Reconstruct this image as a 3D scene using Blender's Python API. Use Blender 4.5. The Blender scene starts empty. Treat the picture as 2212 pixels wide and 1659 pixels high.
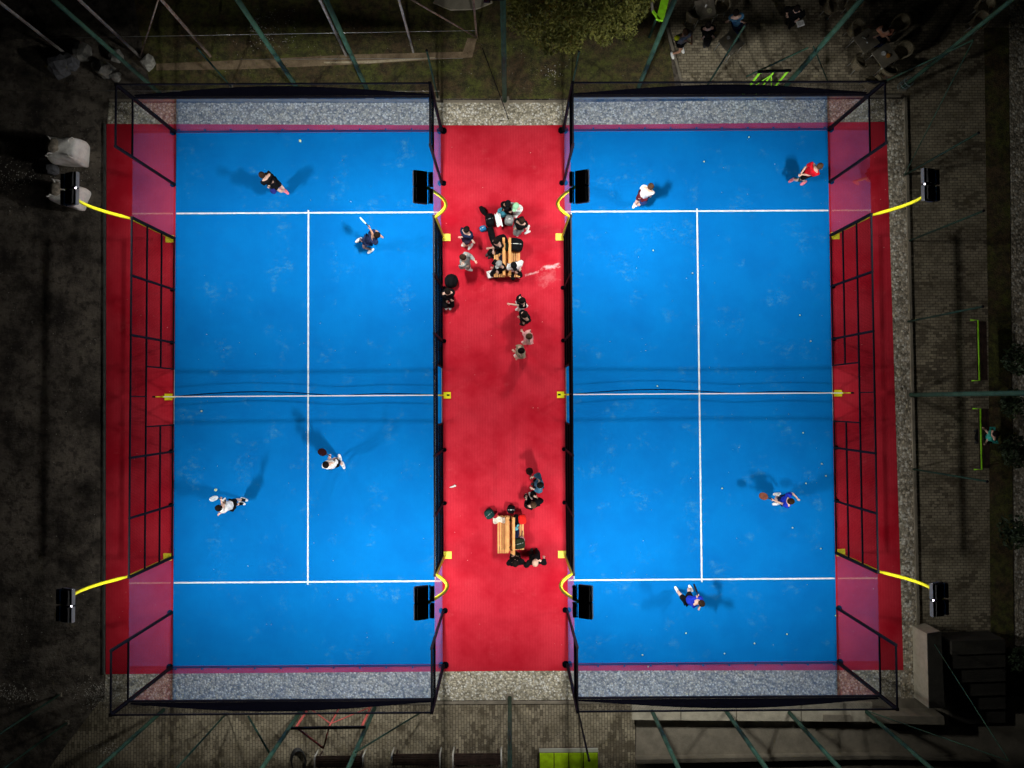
import bpy, bmesh, math, random
from mathutils import Vector, Matrix, Euler
random.seed(7)
R = math.radians
C = bpy.context.scene.collection
SC = bpy.context.scene

# ------------------------------------------------------------------ camera (solved from the court geometry)
FPX = 1498.86                                   # focal length in units of a 2212 px wide picture
CAM = Vector((-0.7577, -0.2450, 26.197))
ROT = Euler((0.025181, -0.0037407, -0.0058537), 'XYZ')
cd = bpy.data.cameras.new('camera'); cam = bpy.data.objects.new('camera', cd); C.objects.link(cam)
cd.sensor_width = 36.0; cd.lens = FPX / 2212 * 36; cd.clip_start = 0.5; cd.clip_end = 2000
cam.location = CAM; cam.rotation_euler = ROT; SC.camera = cam
RM = ROT.to_matrix()

def at(x, y, z=0.0):
    """world point at height z seen at pixel (x, y) of a 2212 px wide picture"""
    d = RM @ Vector(((x - 1106) / FPX, -(y - 829.5) / FPX, -1.0))
    return CAM + d * ((z - CAM.z) / d.z)

# ------------------------------------------------------------------ world, exposure (night)
w = bpy.data.worlds.new('World'); SC.world = w; w.use_nodes = True
wn = w.node_tree.nodes; bg = wn['Background']
sky = wn.new('ShaderNodeTexSky'); sky.sky_type = 'NISHITA'; sky.sun_disc = False
sky.sun_elevation = R(2); sky.sun_rotation = R(200)
w.node_tree.links.new(sky.outputs[0], bg.inputs[0]); bg.inputs[1].default_value = 0.0012
SC.view_settings.view_transform = 'Standard'; SC.view_settings.look = 'None'
SC.view_settings.exposure = 0.0; SC.view_settings.gamma = 1.0
SC.cycles.max_bounces = 8; SC.cycles.transparent_max_bounces = 24; SC.cycles.caustics_reflective = False
P_CENTRE, P_OUTER = 640.0, 540.0              # watts of each pair of floodlights

# ------------------------------------------------------------------ materials
MATS = {}
def nodes(name):
    m = bpy.data.materials.new(name); m.use_nodes = True
    nt = m.node_tree; b = nt.nodes['Principled BSDF']
    return m, nt, b
def mat(name, col, rough=0.6, metal=0.0, var=0.0, scale=6.0, bump=0.0, bscale=40.0, col2=None, thr=(0.4, 0.6), spec=0.5):
    if name in MATS: return MATS[name]
    m, nt, b = nodes(name); L = nt.links.new
    b.inputs['Roughness'].default_value = rough; b.inputs['Metallic'].default_value = metal; b.inputs['Specular IOR Level'].default_value = spec
    tc = nt.nodes.new('ShaderNodeTexCoord')
    n = nt.nodes.new('ShaderNodeTexNoise'); n.inputs['Scale'].default_value = scale; n.inputs['Detail'].default_value = 6
    n.inputs['Roughness'].default_value = 0.65
    L(tc.outputs['Object'], n.inputs['Vector'])
    r = nt.nodes.new('ShaderNodeValToRGB')
    r.color_ramp.elements[0].position, r.color_ramp.elements[1].position = thr
    c2 = col2 if col2 else tuple(min(1, c * (1 + var)) for c in col)
    c1 = col if col2 else tuple(c * (1 - var) for c in col)
    r.color_ramp.elements[0].color = (*c1, 1); r.color_ramp.elements[1].color = (*c2, 1)
    L(n.outputs['Fac'], r.inputs[0]); L(r.outputs[0], b.inputs['Base Color'])
    if bump:
        n2 = nt.nodes.new('ShaderNodeTexNoise'); n2.inputs['Scale'].default_value = bscale; n2.inputs['Detail'].default_value = 4
        L(tc.outputs['Object'], n2.inputs['Vector'])
        bp = nt.nodes.new('ShaderNodeBump'); bp.inputs['Strength'].default_value = bump; bp.inputs['Distance'].default_value = 0.03
        L(n2.outputs['Fac'], bp.inputs['Height']); L(bp.outputs[0], b.inputs['Normal'])
    MATS[name] = m
    return m

def N(nt, t, **k):
    n = nt.nodes.new('ShaderNode' + t)
    for a, v in k.items():
        if a in n.inputs: n.inputs[a].default_value = v
        else: setattr(n, a, v)
    return n
def mixc(nt, fac, a, b):
    m = nt.nodes.new('ShaderNodeMix'); m.data_type = 'RGBA'
    for s, v in ((0, fac), (6, a), (7, b)):
        if isinstance(v, bpy.types.NodeSocket): nt.links.new(v, m.inputs[s])
        elif s == 0: m.inputs[0].default_value = v
        else: m.inputs[s].default_value = (*v, 1)
    return m.outputs[2]
def math_(nt, op, a, b=None, c=None):
    m = nt.nodes.new('ShaderNodeMath'); m.operation = op
    for i, v in enumerate((a, b, c)):
        if v is None: continue
        if isinstance(v, bpy.types.NodeSocket): nt.links.new(v, m.inputs[i])
        else: m.inputs[i].default_value = v
    return m.outputs[0]
def noise(nt, vec, scale, detail=4, rough=0.6, lo=0.4, hi=0.6):
    n = N(nt, 'TexNoise'); n.inputs['Scale'].default_value = scale; n.inputs['Detail'].default_value = detail
    n.inputs['Roughness'].default_value = rough
    nt.links.new(vec, n.inputs['Vector'])
    mr = N(nt, 'MapRange'); mr.inputs[1].default_value = lo; mr.inputs[2].default_value = hi
    nt.links.new(n.outputs['Fac'], mr.inputs[0])
    return mr.outputs[0]
def bump(nt, b, h, strength, dist=0.02):
    bp = N(nt, 'Bump'); bp.inputs['Strength'].default_value = strength; bp.inputs['Distance'].default_value = dist
    nt.links.new(h, bp.inputs['Height']); nt.links.new(bp.outputs[0], b.inputs['Normal'])
def geo(nt, sx=1, sy=1, sz=1):
    g = N(nt, 'NewGeometry'); mp = N(nt, 'Mapping'); mp.inputs['Scale'].default_value = (sx, sy, sz)
    nt.links.new(g.outputs['Position'], mp.inputs[0]); return mp.outputs[0]

def turf(name, base, dark, sand, stripe):
    m, nt, b = nodes(name); b.inputs['Roughness'].default_value = 0.85
    p = geo(nt)
    c = mixc(nt, noise(nt, p, 0.55, 5, 0.6, 0.40, 0.66), base, dark)
    # sand dusted worn patches, broken up
    s1 = noise(nt, p, 0.9, 5, 0.7, 0.55, 0.70)
    s2 = noise(nt, geo(nt, 0.8, 1.3, 1), 3.4, 8, 0.8, 0.48, 0.70)
    f = math_(nt, 'MULTIPLY', math_(nt, 'MULTIPLY', s1, s2), 0.55)
    c = mixc(nt, f, c, sand)
    f0 = math_(nt, 'MULTIPLY', noise(nt, geo(nt, 1.6, .7, 1), 9, 4, 0.7, 0.35, 0.75), 0.22)
    c = mixc(nt, f0, c, dark)
    f2 = math_(nt, 'MULTIPLY', noise(nt, p, 26, 3, 0.5, 0.35, 0.75), 0.22)
    c = mixc(nt, f2, c, dark)
    wv = N(nt, 'TexWave'); wv.inputs['Scale'].default_value = 3.1; wv.inputs['Distortion'].default_value = 0.6
    wv.inputs['Detail'].default_value = 2; wv.inputs['Detail Scale'].default_value = 3
    nt.links.new(p, wv.inputs['Vector'])
    c = mixc(nt, math_(nt, 'MULTIPLY', wv.outputs['Fac'], stripe), c, dark)
    nt.links.new(c, b.inputs['Base Color'])
    bump(nt, b, noise(nt, p, 90, 2, 0.5, 0.2, 0.8), 0.35, 0.01)
    b.inputs['Specular IOR Level'].default_value = 0.04
    return m, nt, b, c, p
M_BLUE = turf('blue_turf', (0.001, 0.166, 0.51), (0.001, 0.138, 0.45), (0.15, 0.44, 0.47), 0.10)[0]
M_RED, nt_, b_, c_, p_ = turf('red_turf', (0.58, 0.032, 0.052), (0.42, 0.008, 0.020), (0.62, 0.11, 0.12), 0.22)
# spilled white paint by the right court
def smear(nt, c, p, a, b, wd, amt):
    v = N(nt, 'VectorMath'); v.operation = 'SUBTRACT'; nt.links.new(p, v.inputs[0]); v.inputs[1].default_value = a
    d = (b - a); ln = d.length; u = d.normalized()
    t = N(nt, 'VectorMath'); t.operation = 'DOT_PRODUCT'; nt.links.new(v.outputs[0], t.inputs[0]); t.inputs[1].default_value = u
    s = N(nt, 'VectorMath'); s.operation = 'DOT_PRODUCT'; nt.links.new(v.outputs[0], s.inputs[0]); s.inputs[1].default_value = (-u.y, u.x, 0)
    q = math_(nt, 'ABSOLUTE', math_(nt, 'DIVIDE', s.outputs['Value'], wd))
    e = math_(nt, 'ABSOLUTE', math_(nt, 'SUBTRACT', math_(nt, 'DIVIDE', t.outputs['Value'], ln), 0.5))
    e = math_(nt, 'MULTIPLY', e, 2.0)
    k = math_(nt, 'SUBTRACT', 1.0, math_(nt, 'MAXIMUM', q, e))
    k = math_(nt, 'ADD', k, math_(nt, 'MULTIPLY', math_(nt, 'SUBTRACT', noise(nt, p, 5, 6, 0.8, 0.3, 0.7), 0.5), 1.4))
    mr = N(nt, 'MapRange'); mr.inputs[1].default_value = 0.05; mr.inputs[2].default_value = 0.9; nt.links.new(k, mr.inputs[0])
    inside = math_(nt, 'LESS_THAN', math_(nt, 'MAXIMUM', q, e), 1.0)
    return mixc(nt, math_(nt, 'MULTIPLY', math_(nt, 'MULTIPLY', mr.outputs[0], inside), amt), c, (0.85, 0.6, 0.6))
c_ = smear(nt_, c_, p_, at(1166, 581), at(1214, 572), 0.10, 0.75)
c_ = smear(nt_, c_, p_, at(1134, 595), at(1168, 586), 0.05, 0.6)
c_ = smear(nt_, c_, p_, at(1160, 612), at(1205, 590), 0.30, 0.13)
nt_.links.new(c_, b_.inputs['Base Color'])

M_LINE = mat('white_line_turf', (0.56, 0.66, 0.68), 0.9, scale=7, col2=(0.74, 0.82, 0.82), spec=.1)

def gravel(name, ca, cb, cc, scale=26):
    m, nt, b = nodes(name); b.inputs['Roughness'].default_value = 0.9
    p = geo(nt)
    v = N(nt, 'TexVoronoi'); v.inputs['Scale'].default_value = scale; nt.links.new(p, v.inputs['Vector'])
    sp = N(nt, 'SeparateColor'); nt.links.new(v.outputs['Color'], sp.inputs[0])
    c = mixc(nt, sp.outputs[0], ca, cb)
    g = math_(nt, 'GREATER_THAN', sp.outputs[1], 0.78); c = mixc(nt, math_(nt, 'MULTIPLY', g, 0.8), c, cc)
    d = N(nt, 'MapRange'); d.inputs[1].default_value = 0.25; d.inputs[2].default_value = 0.55; nt.links.new(v.outputs['Distance'], d.inputs[0])
    c = mixc(nt, math_(nt, 'MULTIPLY', d.outputs[0], 0.45), c, (0.10, 0.09, 0.07))
    c = mixc(nt, math_(nt, 'MULTIPLY', noise(nt, p, 1.3, 4, 0.6, 0.55, 0.8), 0.35), c, (0.16, 0.14, 0.09))
    nt.links.new(c, b.inputs['Base Color'])
    bump(nt, b, math_(nt, 'SUBTRACT', 1.0, v.outputs['Distance']), 0.8, 0.03)
    return m
M_GRAVEL = gravel('pale_gravel', (0.80, 0.73, 0.55), (0.22, 0.20, 0.14), (0.95, 0.93, 0.85), 15)
M_GRAVEL2 = gravel('brown_gravel', (0.80, 0.69, 0.52), (0.17, 0.145, 0.10), (0.97, 0.92, 0.80), 12)

def soil():
    m, nt, b = nodes('bare_soil'); b.inputs['Roughness'].default_value = 1
    p = geo(nt)
    c = mixc(nt, noise(nt, p, 0.5, 8, 0.7, 0.40, 0.60), (0.035, 0.028, 0.022), (0.22, 0.185, 0.145))
    c = mixc(nt, math_(nt, 'MULTIPLY', noise(nt, p, 3.0, 6, 0.7, 0.5, 0.6), 0.7), c, (0.03, 0.024, 0.02))
    c = mixc(nt, math_(nt, 'MULTIPLY', noise(nt, p, 14, 3, 0.5, 0.68, 0.72), 0.7), c, (0.30, 0.27, 0.23))
    nt.links.new(c, b.inputs['Base Color'])
    bump(nt, b, noise(nt, p, 5, 8, 0.75, 0.2, 0.8), 0.9, 0.12)
    return m
M_SOIL = soil()
def grass():
    m, nt, b = nodes('worn_grass'); b.inputs['Roughness'].default_value = 1
    p = geo(nt)
    c = mixc(nt, noise(nt, p, 0.7, 8, 0.75, 0.42, 0.58), (0.15, 0.095, 0.045), (0.15, 0.165, 0.03))
    c = mixc(nt, math_(nt, 'MULTIPLY', noise(nt, p, 3.5, 8, 0.8, 0.42, 0.58), 0.8), c, (0.03, 0.028, 0.014))
    c = mixc(nt, math_(nt, 'MULTIPLY', noise(nt, p, 6, 5, 0.7, 0.6, 0.7), 0.4), c, (0.17, 0.16, 0.08))
    nt.links.new(c, b.inputs['Base Color'])
    bump(nt, b, noise(nt, p, 22, 6, 0.7, 0.2, 0.8), 1.0, 0.06)
    return m
M_GRASS = grass()
def paving(name, ang, a=(0.44, 0.375, 0.255), bcol=(0.31, 0.265, 0.185), dirt=(0.05, 0.035, 0.02), bw=0.21, bh=0.105):
    m, nt, b = nodes(name); b.inputs['Roughness'].default_value = 0.9
    g = N(nt, 'NewGeometry'); mp = N(nt, 'Mapping'); mp.inputs['Rotation'].default_value = (0, 0, ang)
    nt.links.new(g.outputs['Position'], mp.inputs[0])
    br = N(nt, 'TexBrick'); br.inputs['Scale'].default_value = 1.0
    br.inputs['Brick Width'].default_value = bw; br.inputs['Row Height'].default_value = bh
    br.inputs['Mortar Size'].default_value = 0.011; br.inputs['Mortar Smooth'].default_value = 0.3
    br.inputs['Color1'].default_value = (*a, 1); br.inputs['Color2'].default_value = (*bcol, 1); br.inputs['Mortar'].default_value = (0.10, 0.085, 0.06, 1)
    br.inputs['Bias'].default_value = 0.1
    nt.links.new(mp.outputs[0], br.inputs['Vector'])
    p = geo(nt)
    br2 = N(nt, 'TexBrick'); br2.inputs['Scale'].default_value = 1.0
    br2.inputs['Brick Width'].default_value = bw; br2.inputs['Row Height'].default_value = bh; br2.inputs['Mortar Size'].default_value = 0
    br2.inputs['Color1'].default_value = (0, 0, 0, 1); br2.inputs['Color2'].default_value = (1, 1, 1, 1)
    nt.links.new(mp.outputs[0], br2.inputs['Vector'])
    f = math_(nt, 'ADD', noise(nt, p, 0.8, 4, 0.6, 0.3, 0.7), math_(nt, 'MULTIPLY', br2.outputs['Fac'], 0.0))
    k = math_(nt, 'GREATER_THAN', math_(nt, 'ADD', math_(nt, 'MULTIPLY', f, 0.9), math_(nt, 'MULTIPLY', br2.outputs['Color'], 0.35)), 0.80)
    c = mixc(nt, math_(nt, 'MULTIPLY', k, 0.55), br.outputs['Color'], dirt)
    c = mixc(nt, math_(nt, 'MULTIPLY', noise(nt, p, 1.4, 8, 0.75, 0.42, 0.62), 0.65), c, (0.085, 0.065, 0.035))
    nt.links.new(c, b.inputs['Base Color'])
    bump(nt, b, br.outputs['Fac'], -0.5, 0.01)
    return m
M_PAVE = paving('brick_paving', 0.0)
M_PAVE2 = paving('brick_paving_turned', R(90))
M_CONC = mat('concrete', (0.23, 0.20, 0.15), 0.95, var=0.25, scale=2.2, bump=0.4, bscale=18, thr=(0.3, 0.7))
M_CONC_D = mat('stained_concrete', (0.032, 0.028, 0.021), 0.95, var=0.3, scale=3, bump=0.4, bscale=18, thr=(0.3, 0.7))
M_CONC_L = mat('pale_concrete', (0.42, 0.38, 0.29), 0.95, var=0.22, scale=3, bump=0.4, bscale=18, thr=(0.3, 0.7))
M_BLACK = mat('black_steel', (0.005, 0.0045, 0.008), 0.7, 0.0, var=0.3, scale=9, spec=0.12)
M_WIRE = mat('black_wire', (0.0035, 0.0035, 0.006), 1.0, 0.0, var=0.2, spec=0.0)
M_GREEN = mat('green_painted_steel', (0.040, 0.100, 0.066), 0.7, spec=.2, var=0.35, scale=4, thr=(0.3, 0.7))
M_GREEN_D = mat('dark_green_steel', (0.018, 0.05, 0.034), 0.7, spec=.2, var=0.3, scale=5)
M_WSTEEL = mat('weathered_white_steel', (0.30, 0.28, 0.26), 0.6, var=0.25, scale=5)
M_RUST = mat('rusty_steel', (0.16, 0.085, 0.06), 0.8, scale=5, col2=(0.32, 0.25, 0.20), thr=(0.35, 0.6))
M_YEL = mat('yellow_paint', (0.80, 0.74, 0.01), 0.45, var=0.06)
M_LIME = mat('lime_paint', (0.34, 0.85, 0.02), 0.5, var=0.12)
M_LIME2 = mat('lime_sheet', (0.55, 0.86, 0.01), 0.55, var=0.15, scale=3)
M_REDP = mat('red_paint', (0.52, 0.09, 0.07), 0.55, var=0.2)
M_WOOD = mat('varnished_slats', (0.58, 0.22, 0.04), 0.5, scale=4, col2=(0.78, 0.40, 0.11), thr=(0.3, 0.7))
M_DWOOD = mat('dark_slats', (0.05, 0.028, 0.022), 0.6, var=0.35, scale=6)
M_GREY = mat('grey_housing', (0.26, 0.27, 0.29), 0.5, 0.1, var=0.1)
M_LAMPB = mat('black_housing', (0.006, 0.006, 0.007), 0.6, var=0.3)
M_STONE = mat('rubble_stone', (0.22, 0.21, 0.19), 0.95, var=0.35, scale=5, bump=0.6, bscale=12)
M_SACK = mat('white_woven_sack', (0.84, 0.81, 0.75), 0.85, var=0.1, scale=6, bump=0.7, bscale=7)
M_SAND = mat('damp_sand', (0.26, 0.22, 0.17), 1, var=0.35, scale=7, bump=1, bscale=10)
M_RATTAN = mat('brown_rattan', (0.19, 0.16, 0.10), 0.7, var=0.4, scale=30)
M_TABLE = mat('cream_tabletop', (0.22, 0.195, 0.15), 0.5, var=0.15)
M_ALU = mat('aluminium_tube', (0.5, 0.5, 0.46), 0.35, 0.6, var=0.1)
M_BALL = mat('pale_yellow_felt', (0.50, 0.62, 0.36), 0.9, var=0.1, scale=30)
M_LEAF = mat('leaf', (0.11, 0.12, 0.02), 0.7, scale=1.3, col2=(0.36, 0.36, 0.07), thr=(0.35, 0.65))
M_LEAFD = mat('dark_leaf', (0.014, 0.028, 0.010), 0.7, scale=2, col2=(0.035, 0.06, 0.02), thr=(0.35, 0.65))
M_BARK = mat('bark', (0.07, 0.05, 0.035), 0.9, var=0.3, scale=12)

def glass_mat():
    m, nt, b = nodes('court_glass'); nt.nodes.remove(b)
    g = N(nt, 'NewGeometry'); dp = N(nt, 'VectorMath'); dp.operation = 'DOT_PRODUCT'
    nt.links.new(g.outputs['Normal'], dp.inputs[0]); nt.links.new(g.outputs['Incoming'], dp.inputs[1])
    c = math_(nt, 'ABSOLUTE', dp.outputs['Value'])
    f = math_(nt, 'MULTIPLY_ADD', math_(nt, 'POWER', math_(nt, 'SUBTRACT', 1.0, c), 5.0), 0.96, 0.04)
    f = math_(nt, 'MINIMUM', math_(nt, 'MULTIPLY', f, 0.95), 0.33)
    t = N(nt, 'BsdfTransparent'); t.inputs[0].default_value = (0.975, 0.985, 0.98, 1)
    s = N(nt, 'BsdfGlossy'); s.inputs['Roughness'].default_value = 0.0; s.inputs['Color'].default_value = (1, 1, 1, 1)
    mx = N(nt, 'MixShader'); nt.links.new(f, mx.inputs[0]); nt.links.new(t.outputs[0], mx.inputs[1]); nt.links.new(s.outputs[0], mx.inputs[2])
    nt.links.new(mx.outputs[0], nt.nodes['Material Output'].inputs[0])
    return m
M_GLASS = glass_mat()
def emis(name, col, st):
    m, nt, b = nodes(name)
    b.inputs['Base Color'].default_value = (*col, 1); b.inputs['Emission Color'].default_value = (*col, 1); b.inputs['Emission Strength'].default_value = st
    return m
M_LENS = emis('lit_lens', (1, 0.98, 0.94), 8.0)

# ------------------------------------------------------------------ mesh builder
class MB:
    def __init__(s): s.v = []; s.f = []; s.sm = []
    def add(s, vs, fs, smooth=False):
        o = len(s.v); s.v += [Vector(v) for v in vs]; s.f += [tuple(i + o for i in f) for f in fs]; s.sm += [smooth] * len(fs)
        return s
    def box(s, c, d, rz=0.0, M=None):
        c = Vector(c); x, y, z = d[0] / 2, d[1] / 2, d[2] / 2
        vs = [Vector((a * x, b * y, e * z)) for e in (-1, 1) for a, b in ((-1, -1), (1, -1), (1, 1), (-1, 1))]
        m = M if M else Matrix.Rotation(rz, 3, 'Z')
        return s.add([m @ v + c for v in vs], [(3, 2, 1, 0), (4, 5, 6, 7), (0, 1, 5, 4), (1, 2, 6, 5), (2, 3, 7, 6), (3, 0, 4, 7)])
    def tube(s, pts, r, n=8, caps=True):
        pts = [Vector(p) for p in pts]; k = len(pts)
        rs = r if isinstance(r, (list, tuple)) else [r] * k
        vs = []; up = None
        for i, p in enumerate(pts):
            t = (pts[min(i + 1, k - 1)] - pts[max(i - 1, 0)]).normalized()
            if up is None:
                up = Vector((0, 0, 1)) if abs(t.z) < 0.9 else Vector((1, 0, 0))
            a = t.cross(up).normalized(); b = a.cross(t).normalized(); up = b
            for j in range(n):
                q = 2 * math.pi * (j + 0.5) / n
                vs.append(p + (a * math.cos(q) + b * math.sin(q)) * rs[i])
        fs = [(i * n + j, i * n + (j + 1) % n, (i + 1) * n + (j + 1) % n, (i + 1) * n + j) for i in range(k - 1) for j in range(n)]
        s.add(vs, fs, n > 4)
        if caps:
            s.add([vs[j] for j in range(n)], [tuple(range(n - 1, -1, -1))]); s.add([vs[(k - 1) * n + j] for j in range(n)], [tuple(range(n))])
        return s
    def ell(s, c, r, M=None, n=12, m=8, jit=0.0, rnd=None, e=1.0):
        c = Vector(c); vs = []; fs = []
        def pw(x): return math.copysign(abs(x) ** e, x)
        for i in range(m + 1):
            th = math.pi * i / m
            for j in range(n):
                ph = 2 * math.pi * j / n
                q = 1 + (rnd.uniform(-jit, jit) if rnd and 0 < i < m else 0)
                v = Vector((r[0] * pw(math.sin(th)) * pw(math.cos(ph)) * q, r[1] * pw(math.sin(th)) * pw(math.sin(ph)) * q, r[2] * pw(math.cos(th)) * q))
                vs.append((M @ v if M else v) + c)
        for i in range(m):
            for j in range(n):
                fs.append((i * n + j, (i + 1) * n + j, (i + 1) * n + (j + 1) % n, i * n + (j + 1) % n))
        return s.add(vs, fs, True)
    def prism(s, poly, z0, z1):
        n = len(poly)
        vs = [Vector((p[0], p[1], z0)) for p in poly] + [Vector((p[0], p[1], z1)) for p in poly]
        fs = [tuple(range(n - 1, -1, -1)), tuple(range(n, 2 * n))] + [(i, (i + 1) % n, n + (i + 1) % n, n + i) for i in range(n)]
        return s.add(vs, fs)
    def build(s, name, m, parent=None, loc=None, bevel=0):
        me = bpy.data.meshes.new(name); me.from_pydata([tuple(v) for v in s.v], [], s.f)
        for p, q in zip(me.polygons, s.sm): p.use_smooth = q
        for x in (m if isinstance(m, (list, tuple)) else [m]): me.materials.append(x)
        bm = bmesh.new(); bm.from_mesh(me); bmesh.ops.remove_doubles(bm, verts=bm.verts, dist=1e-5)
        bmesh.ops.recalc_face_normals(bm, faces=bm.faces)
        bm.to_mesh(me); bm.free(); me.update()
        o = bpy.data.objects.new(name, me); C.objects.link(o)
        if parent: o.parent = parent
        if loc is not None: o.location = loc
        return o
def tag(o, label=None, cat=None, group=None, kind=None):
    for k, v in (('label', label), ('category', cat), ('group', group), ('kind', kind)):
        if v: o[k] = v
    return o
def empty(name, loc=(0, 0, 0), rz=0.0):
    o = bpy.data.objects.new(name, None); C.objects.link(o); o.location = loc; o.rotation_euler = (0, 0, rz); o.empty_display_size = 0.2
    return o
def kids(o): return [c for c in bpy.data.objects if c.parent == o]
def copy_tree(o, parent=None):
    c = o.copy(); C.objects.link(c); c.parent = parent
    for ch in kids(o): copy_tree(ch, c)
    return c
def sheet(name, poly, z, m, kind='structure'):
    mb = MB(); mb.add([(p[0], p[1], z) for p in poly], [tuple(range(len(poly)))])
    return tag(mb.build(name, m), kind=kind)
def psheet(name, pix, z, m):
    return sheet(name, [at(x, y) for x, y in pix], z, m)

# ------------------------------------------------------------------ ground
sheet('ground', [(-300, -300), (300, -300), (300, 300), (-300, 300)], 0.0, M_SOIL)
psheet('grass_ground', [(330, 212), (300, 60), (250, -250), (1445, -250), (1440, 60), (1462, 214)], 0.006, M_GRASS)
psheet('paved_terrace', [(1436, 0), (1430, -260), (2600, -260), (2600, 60), (2140, 60), (2135, 700), (2150, 1420), (1958, 1420), (1956, 206), (1480, 206)], 0.010, M_PAVE)
psheet('paved_path', [(215, 1516), (1372, 1516), (1372, 1900), (-60, 1900), (120, 1640)], 0.010, M_PAVE2)
psheet('grass_verge', [(2125, 60), (2178, 60), (2190, 1480), (2140, 1480), (2134, 700)], 0.014, M_GRASS)
psheet('gravel_path', [(2176, -200), (2700, -200), (2700, 1380), (2192, 1400)], 0.018, M_GRAVEL2)
# gravel bands round the carpet
psheet('gravel_band', [(236, 222), (1130, 222), (1948, 214), (1948, 262), (1914, 263), (1216, 271), (232, 270)], 0.012, M_GRAVEL)
psheet('gravel_band', [(228, 1452), (960, 1450), (1240, 1448), (1972, 1446), (1982, 1508), (226, 1516)], 0.012, M_GRAVEL)
psheet('gravel_strip', [(1912, 214), (1952, 214), (1982, 1508), (1945, 1508)], 0.0145, M_GRAVEL2)
psheet('concrete_yard', [(1374, 1510), (2600, 1500), (2600, 1900), (1374, 1900)], 0.014, M_CONC)

psheet('dirt_path', [(338, 138), (560, 128), (760, 118), (1000, 112), (1010, 82), (1030, 84), (1020, 124), (800, 138), (520, 150), (338, 152)], 0.0095, mat('bare_earth', (.15, .10, .06), 1, scale=2.5, col2=(.30, .22, .13), bump=.6, bscale=12, thr=(.35, .65)))
psheet('dirt_path', [(700, 134), (800, 131), (940, 124), (940, 127), (800, 137), (700, 137)], 0.0135, mat('pale_sand', (.42, .33, .2), 1, scale=4, col2=(.62, .54, .38), thr=(.35, .65)))
# carpets
sheet('red_carpet', [at(231, 268), at(1102, 271.5), at(1914, 263.5), at(1951, 1447), at(1102, 1449), at(229, 1456)], 0.020, M_RED)
XL, XR, YR, TL, TR = -8.337, 6.415, -0.0043, -0.0021, 0.0
XL, XR, YR, TL, TR = -8.33709583, 6.41477594, -0.00426557, 0.0, 0.000210792
HW, HL = 5.064, 10.063
def court_sheets(cx, cy):
    sheet('blue_carpet', [(cx - 5.03, cy - 10.03), (cx + 5.03, cy - 10.03), (cx + 5.03, cy + 10.03), (cx - 5.03, cy + 10.03)], 0.026, M_BLUE)
    t = 0.029; mb = MB()
    for a, b, c, d in ((-5, -6.95 - t, 5, -6.95 + t), (-5, 6.95 - t, 5, 6.95 + t), (-t, -7.05, t, -6.95 - t), (-t, -6.95 + t, t, 6.95 - t), (-t, 6.95 + t, t, 7.05)):
        mb.add([(cx + a, cy + b, 0.031), (cx + c, cy + b, 0.031), (cx + c, cy + d, 0.031), (cx + a, cy + d, 0.031)], [(0, 1, 2, 3)])
    # side lines on the lane side
    tag(mb.build('court_marking', M_LINE), kind='structure')
court_sheets(XL, 0); court_sheets(XR, YR)
mb = MB()
for x, s in ((XL + 4.77, 1), (XR - 4.79, -1)):
    mb.add([(x - 0.02, -6.9, 0.0312), (x + 0.02, -6.9, 0.0312), (x + 0.02, 6.9, 0.0312), (x - 0.02, 6.9, 0.0312)], [(0, 1, 2, 3)])
tag(mb.build('court_marking', M_LINE), kind='structure')
# kerbs
mb = MB(); a, b = at(229, 268), at(227, 1456); mb.tube([(a.x - .03, a.y, 0.03), (b.x - .03, b.y, 0.03)], 0.045, 4)
tag(mb.build('kerb', mat('dark_kerb', (0.05, 0.055, 0.05), 0.9, var=0.3)), kind='structure')
mb = MB(); a, b = at(1954, 212), at(1984, 1440); mb.tube([(a.x, a.y, 0.03), (b.x, b.y, 0.03)], 0.07, 4)
tag(mb.build('kerb', M_CONC), kind='structure')
mb = MB()
for p, q in (((1440, 60), (1480, 206)), ((238, 217), (925, 218)), ((958, 220), (1228, 220)), ((1240, 212), (1945, 208)), ((226, 1520), (1370, 1516))):
    a, b = at(*p), at(*q); mb.tube([(a.x, a.y, 0.02), (b.x, b.y, 0.02)], 0.06, 4)
tag(mb.build('kerb', M_CONC), kind='structure')

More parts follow.
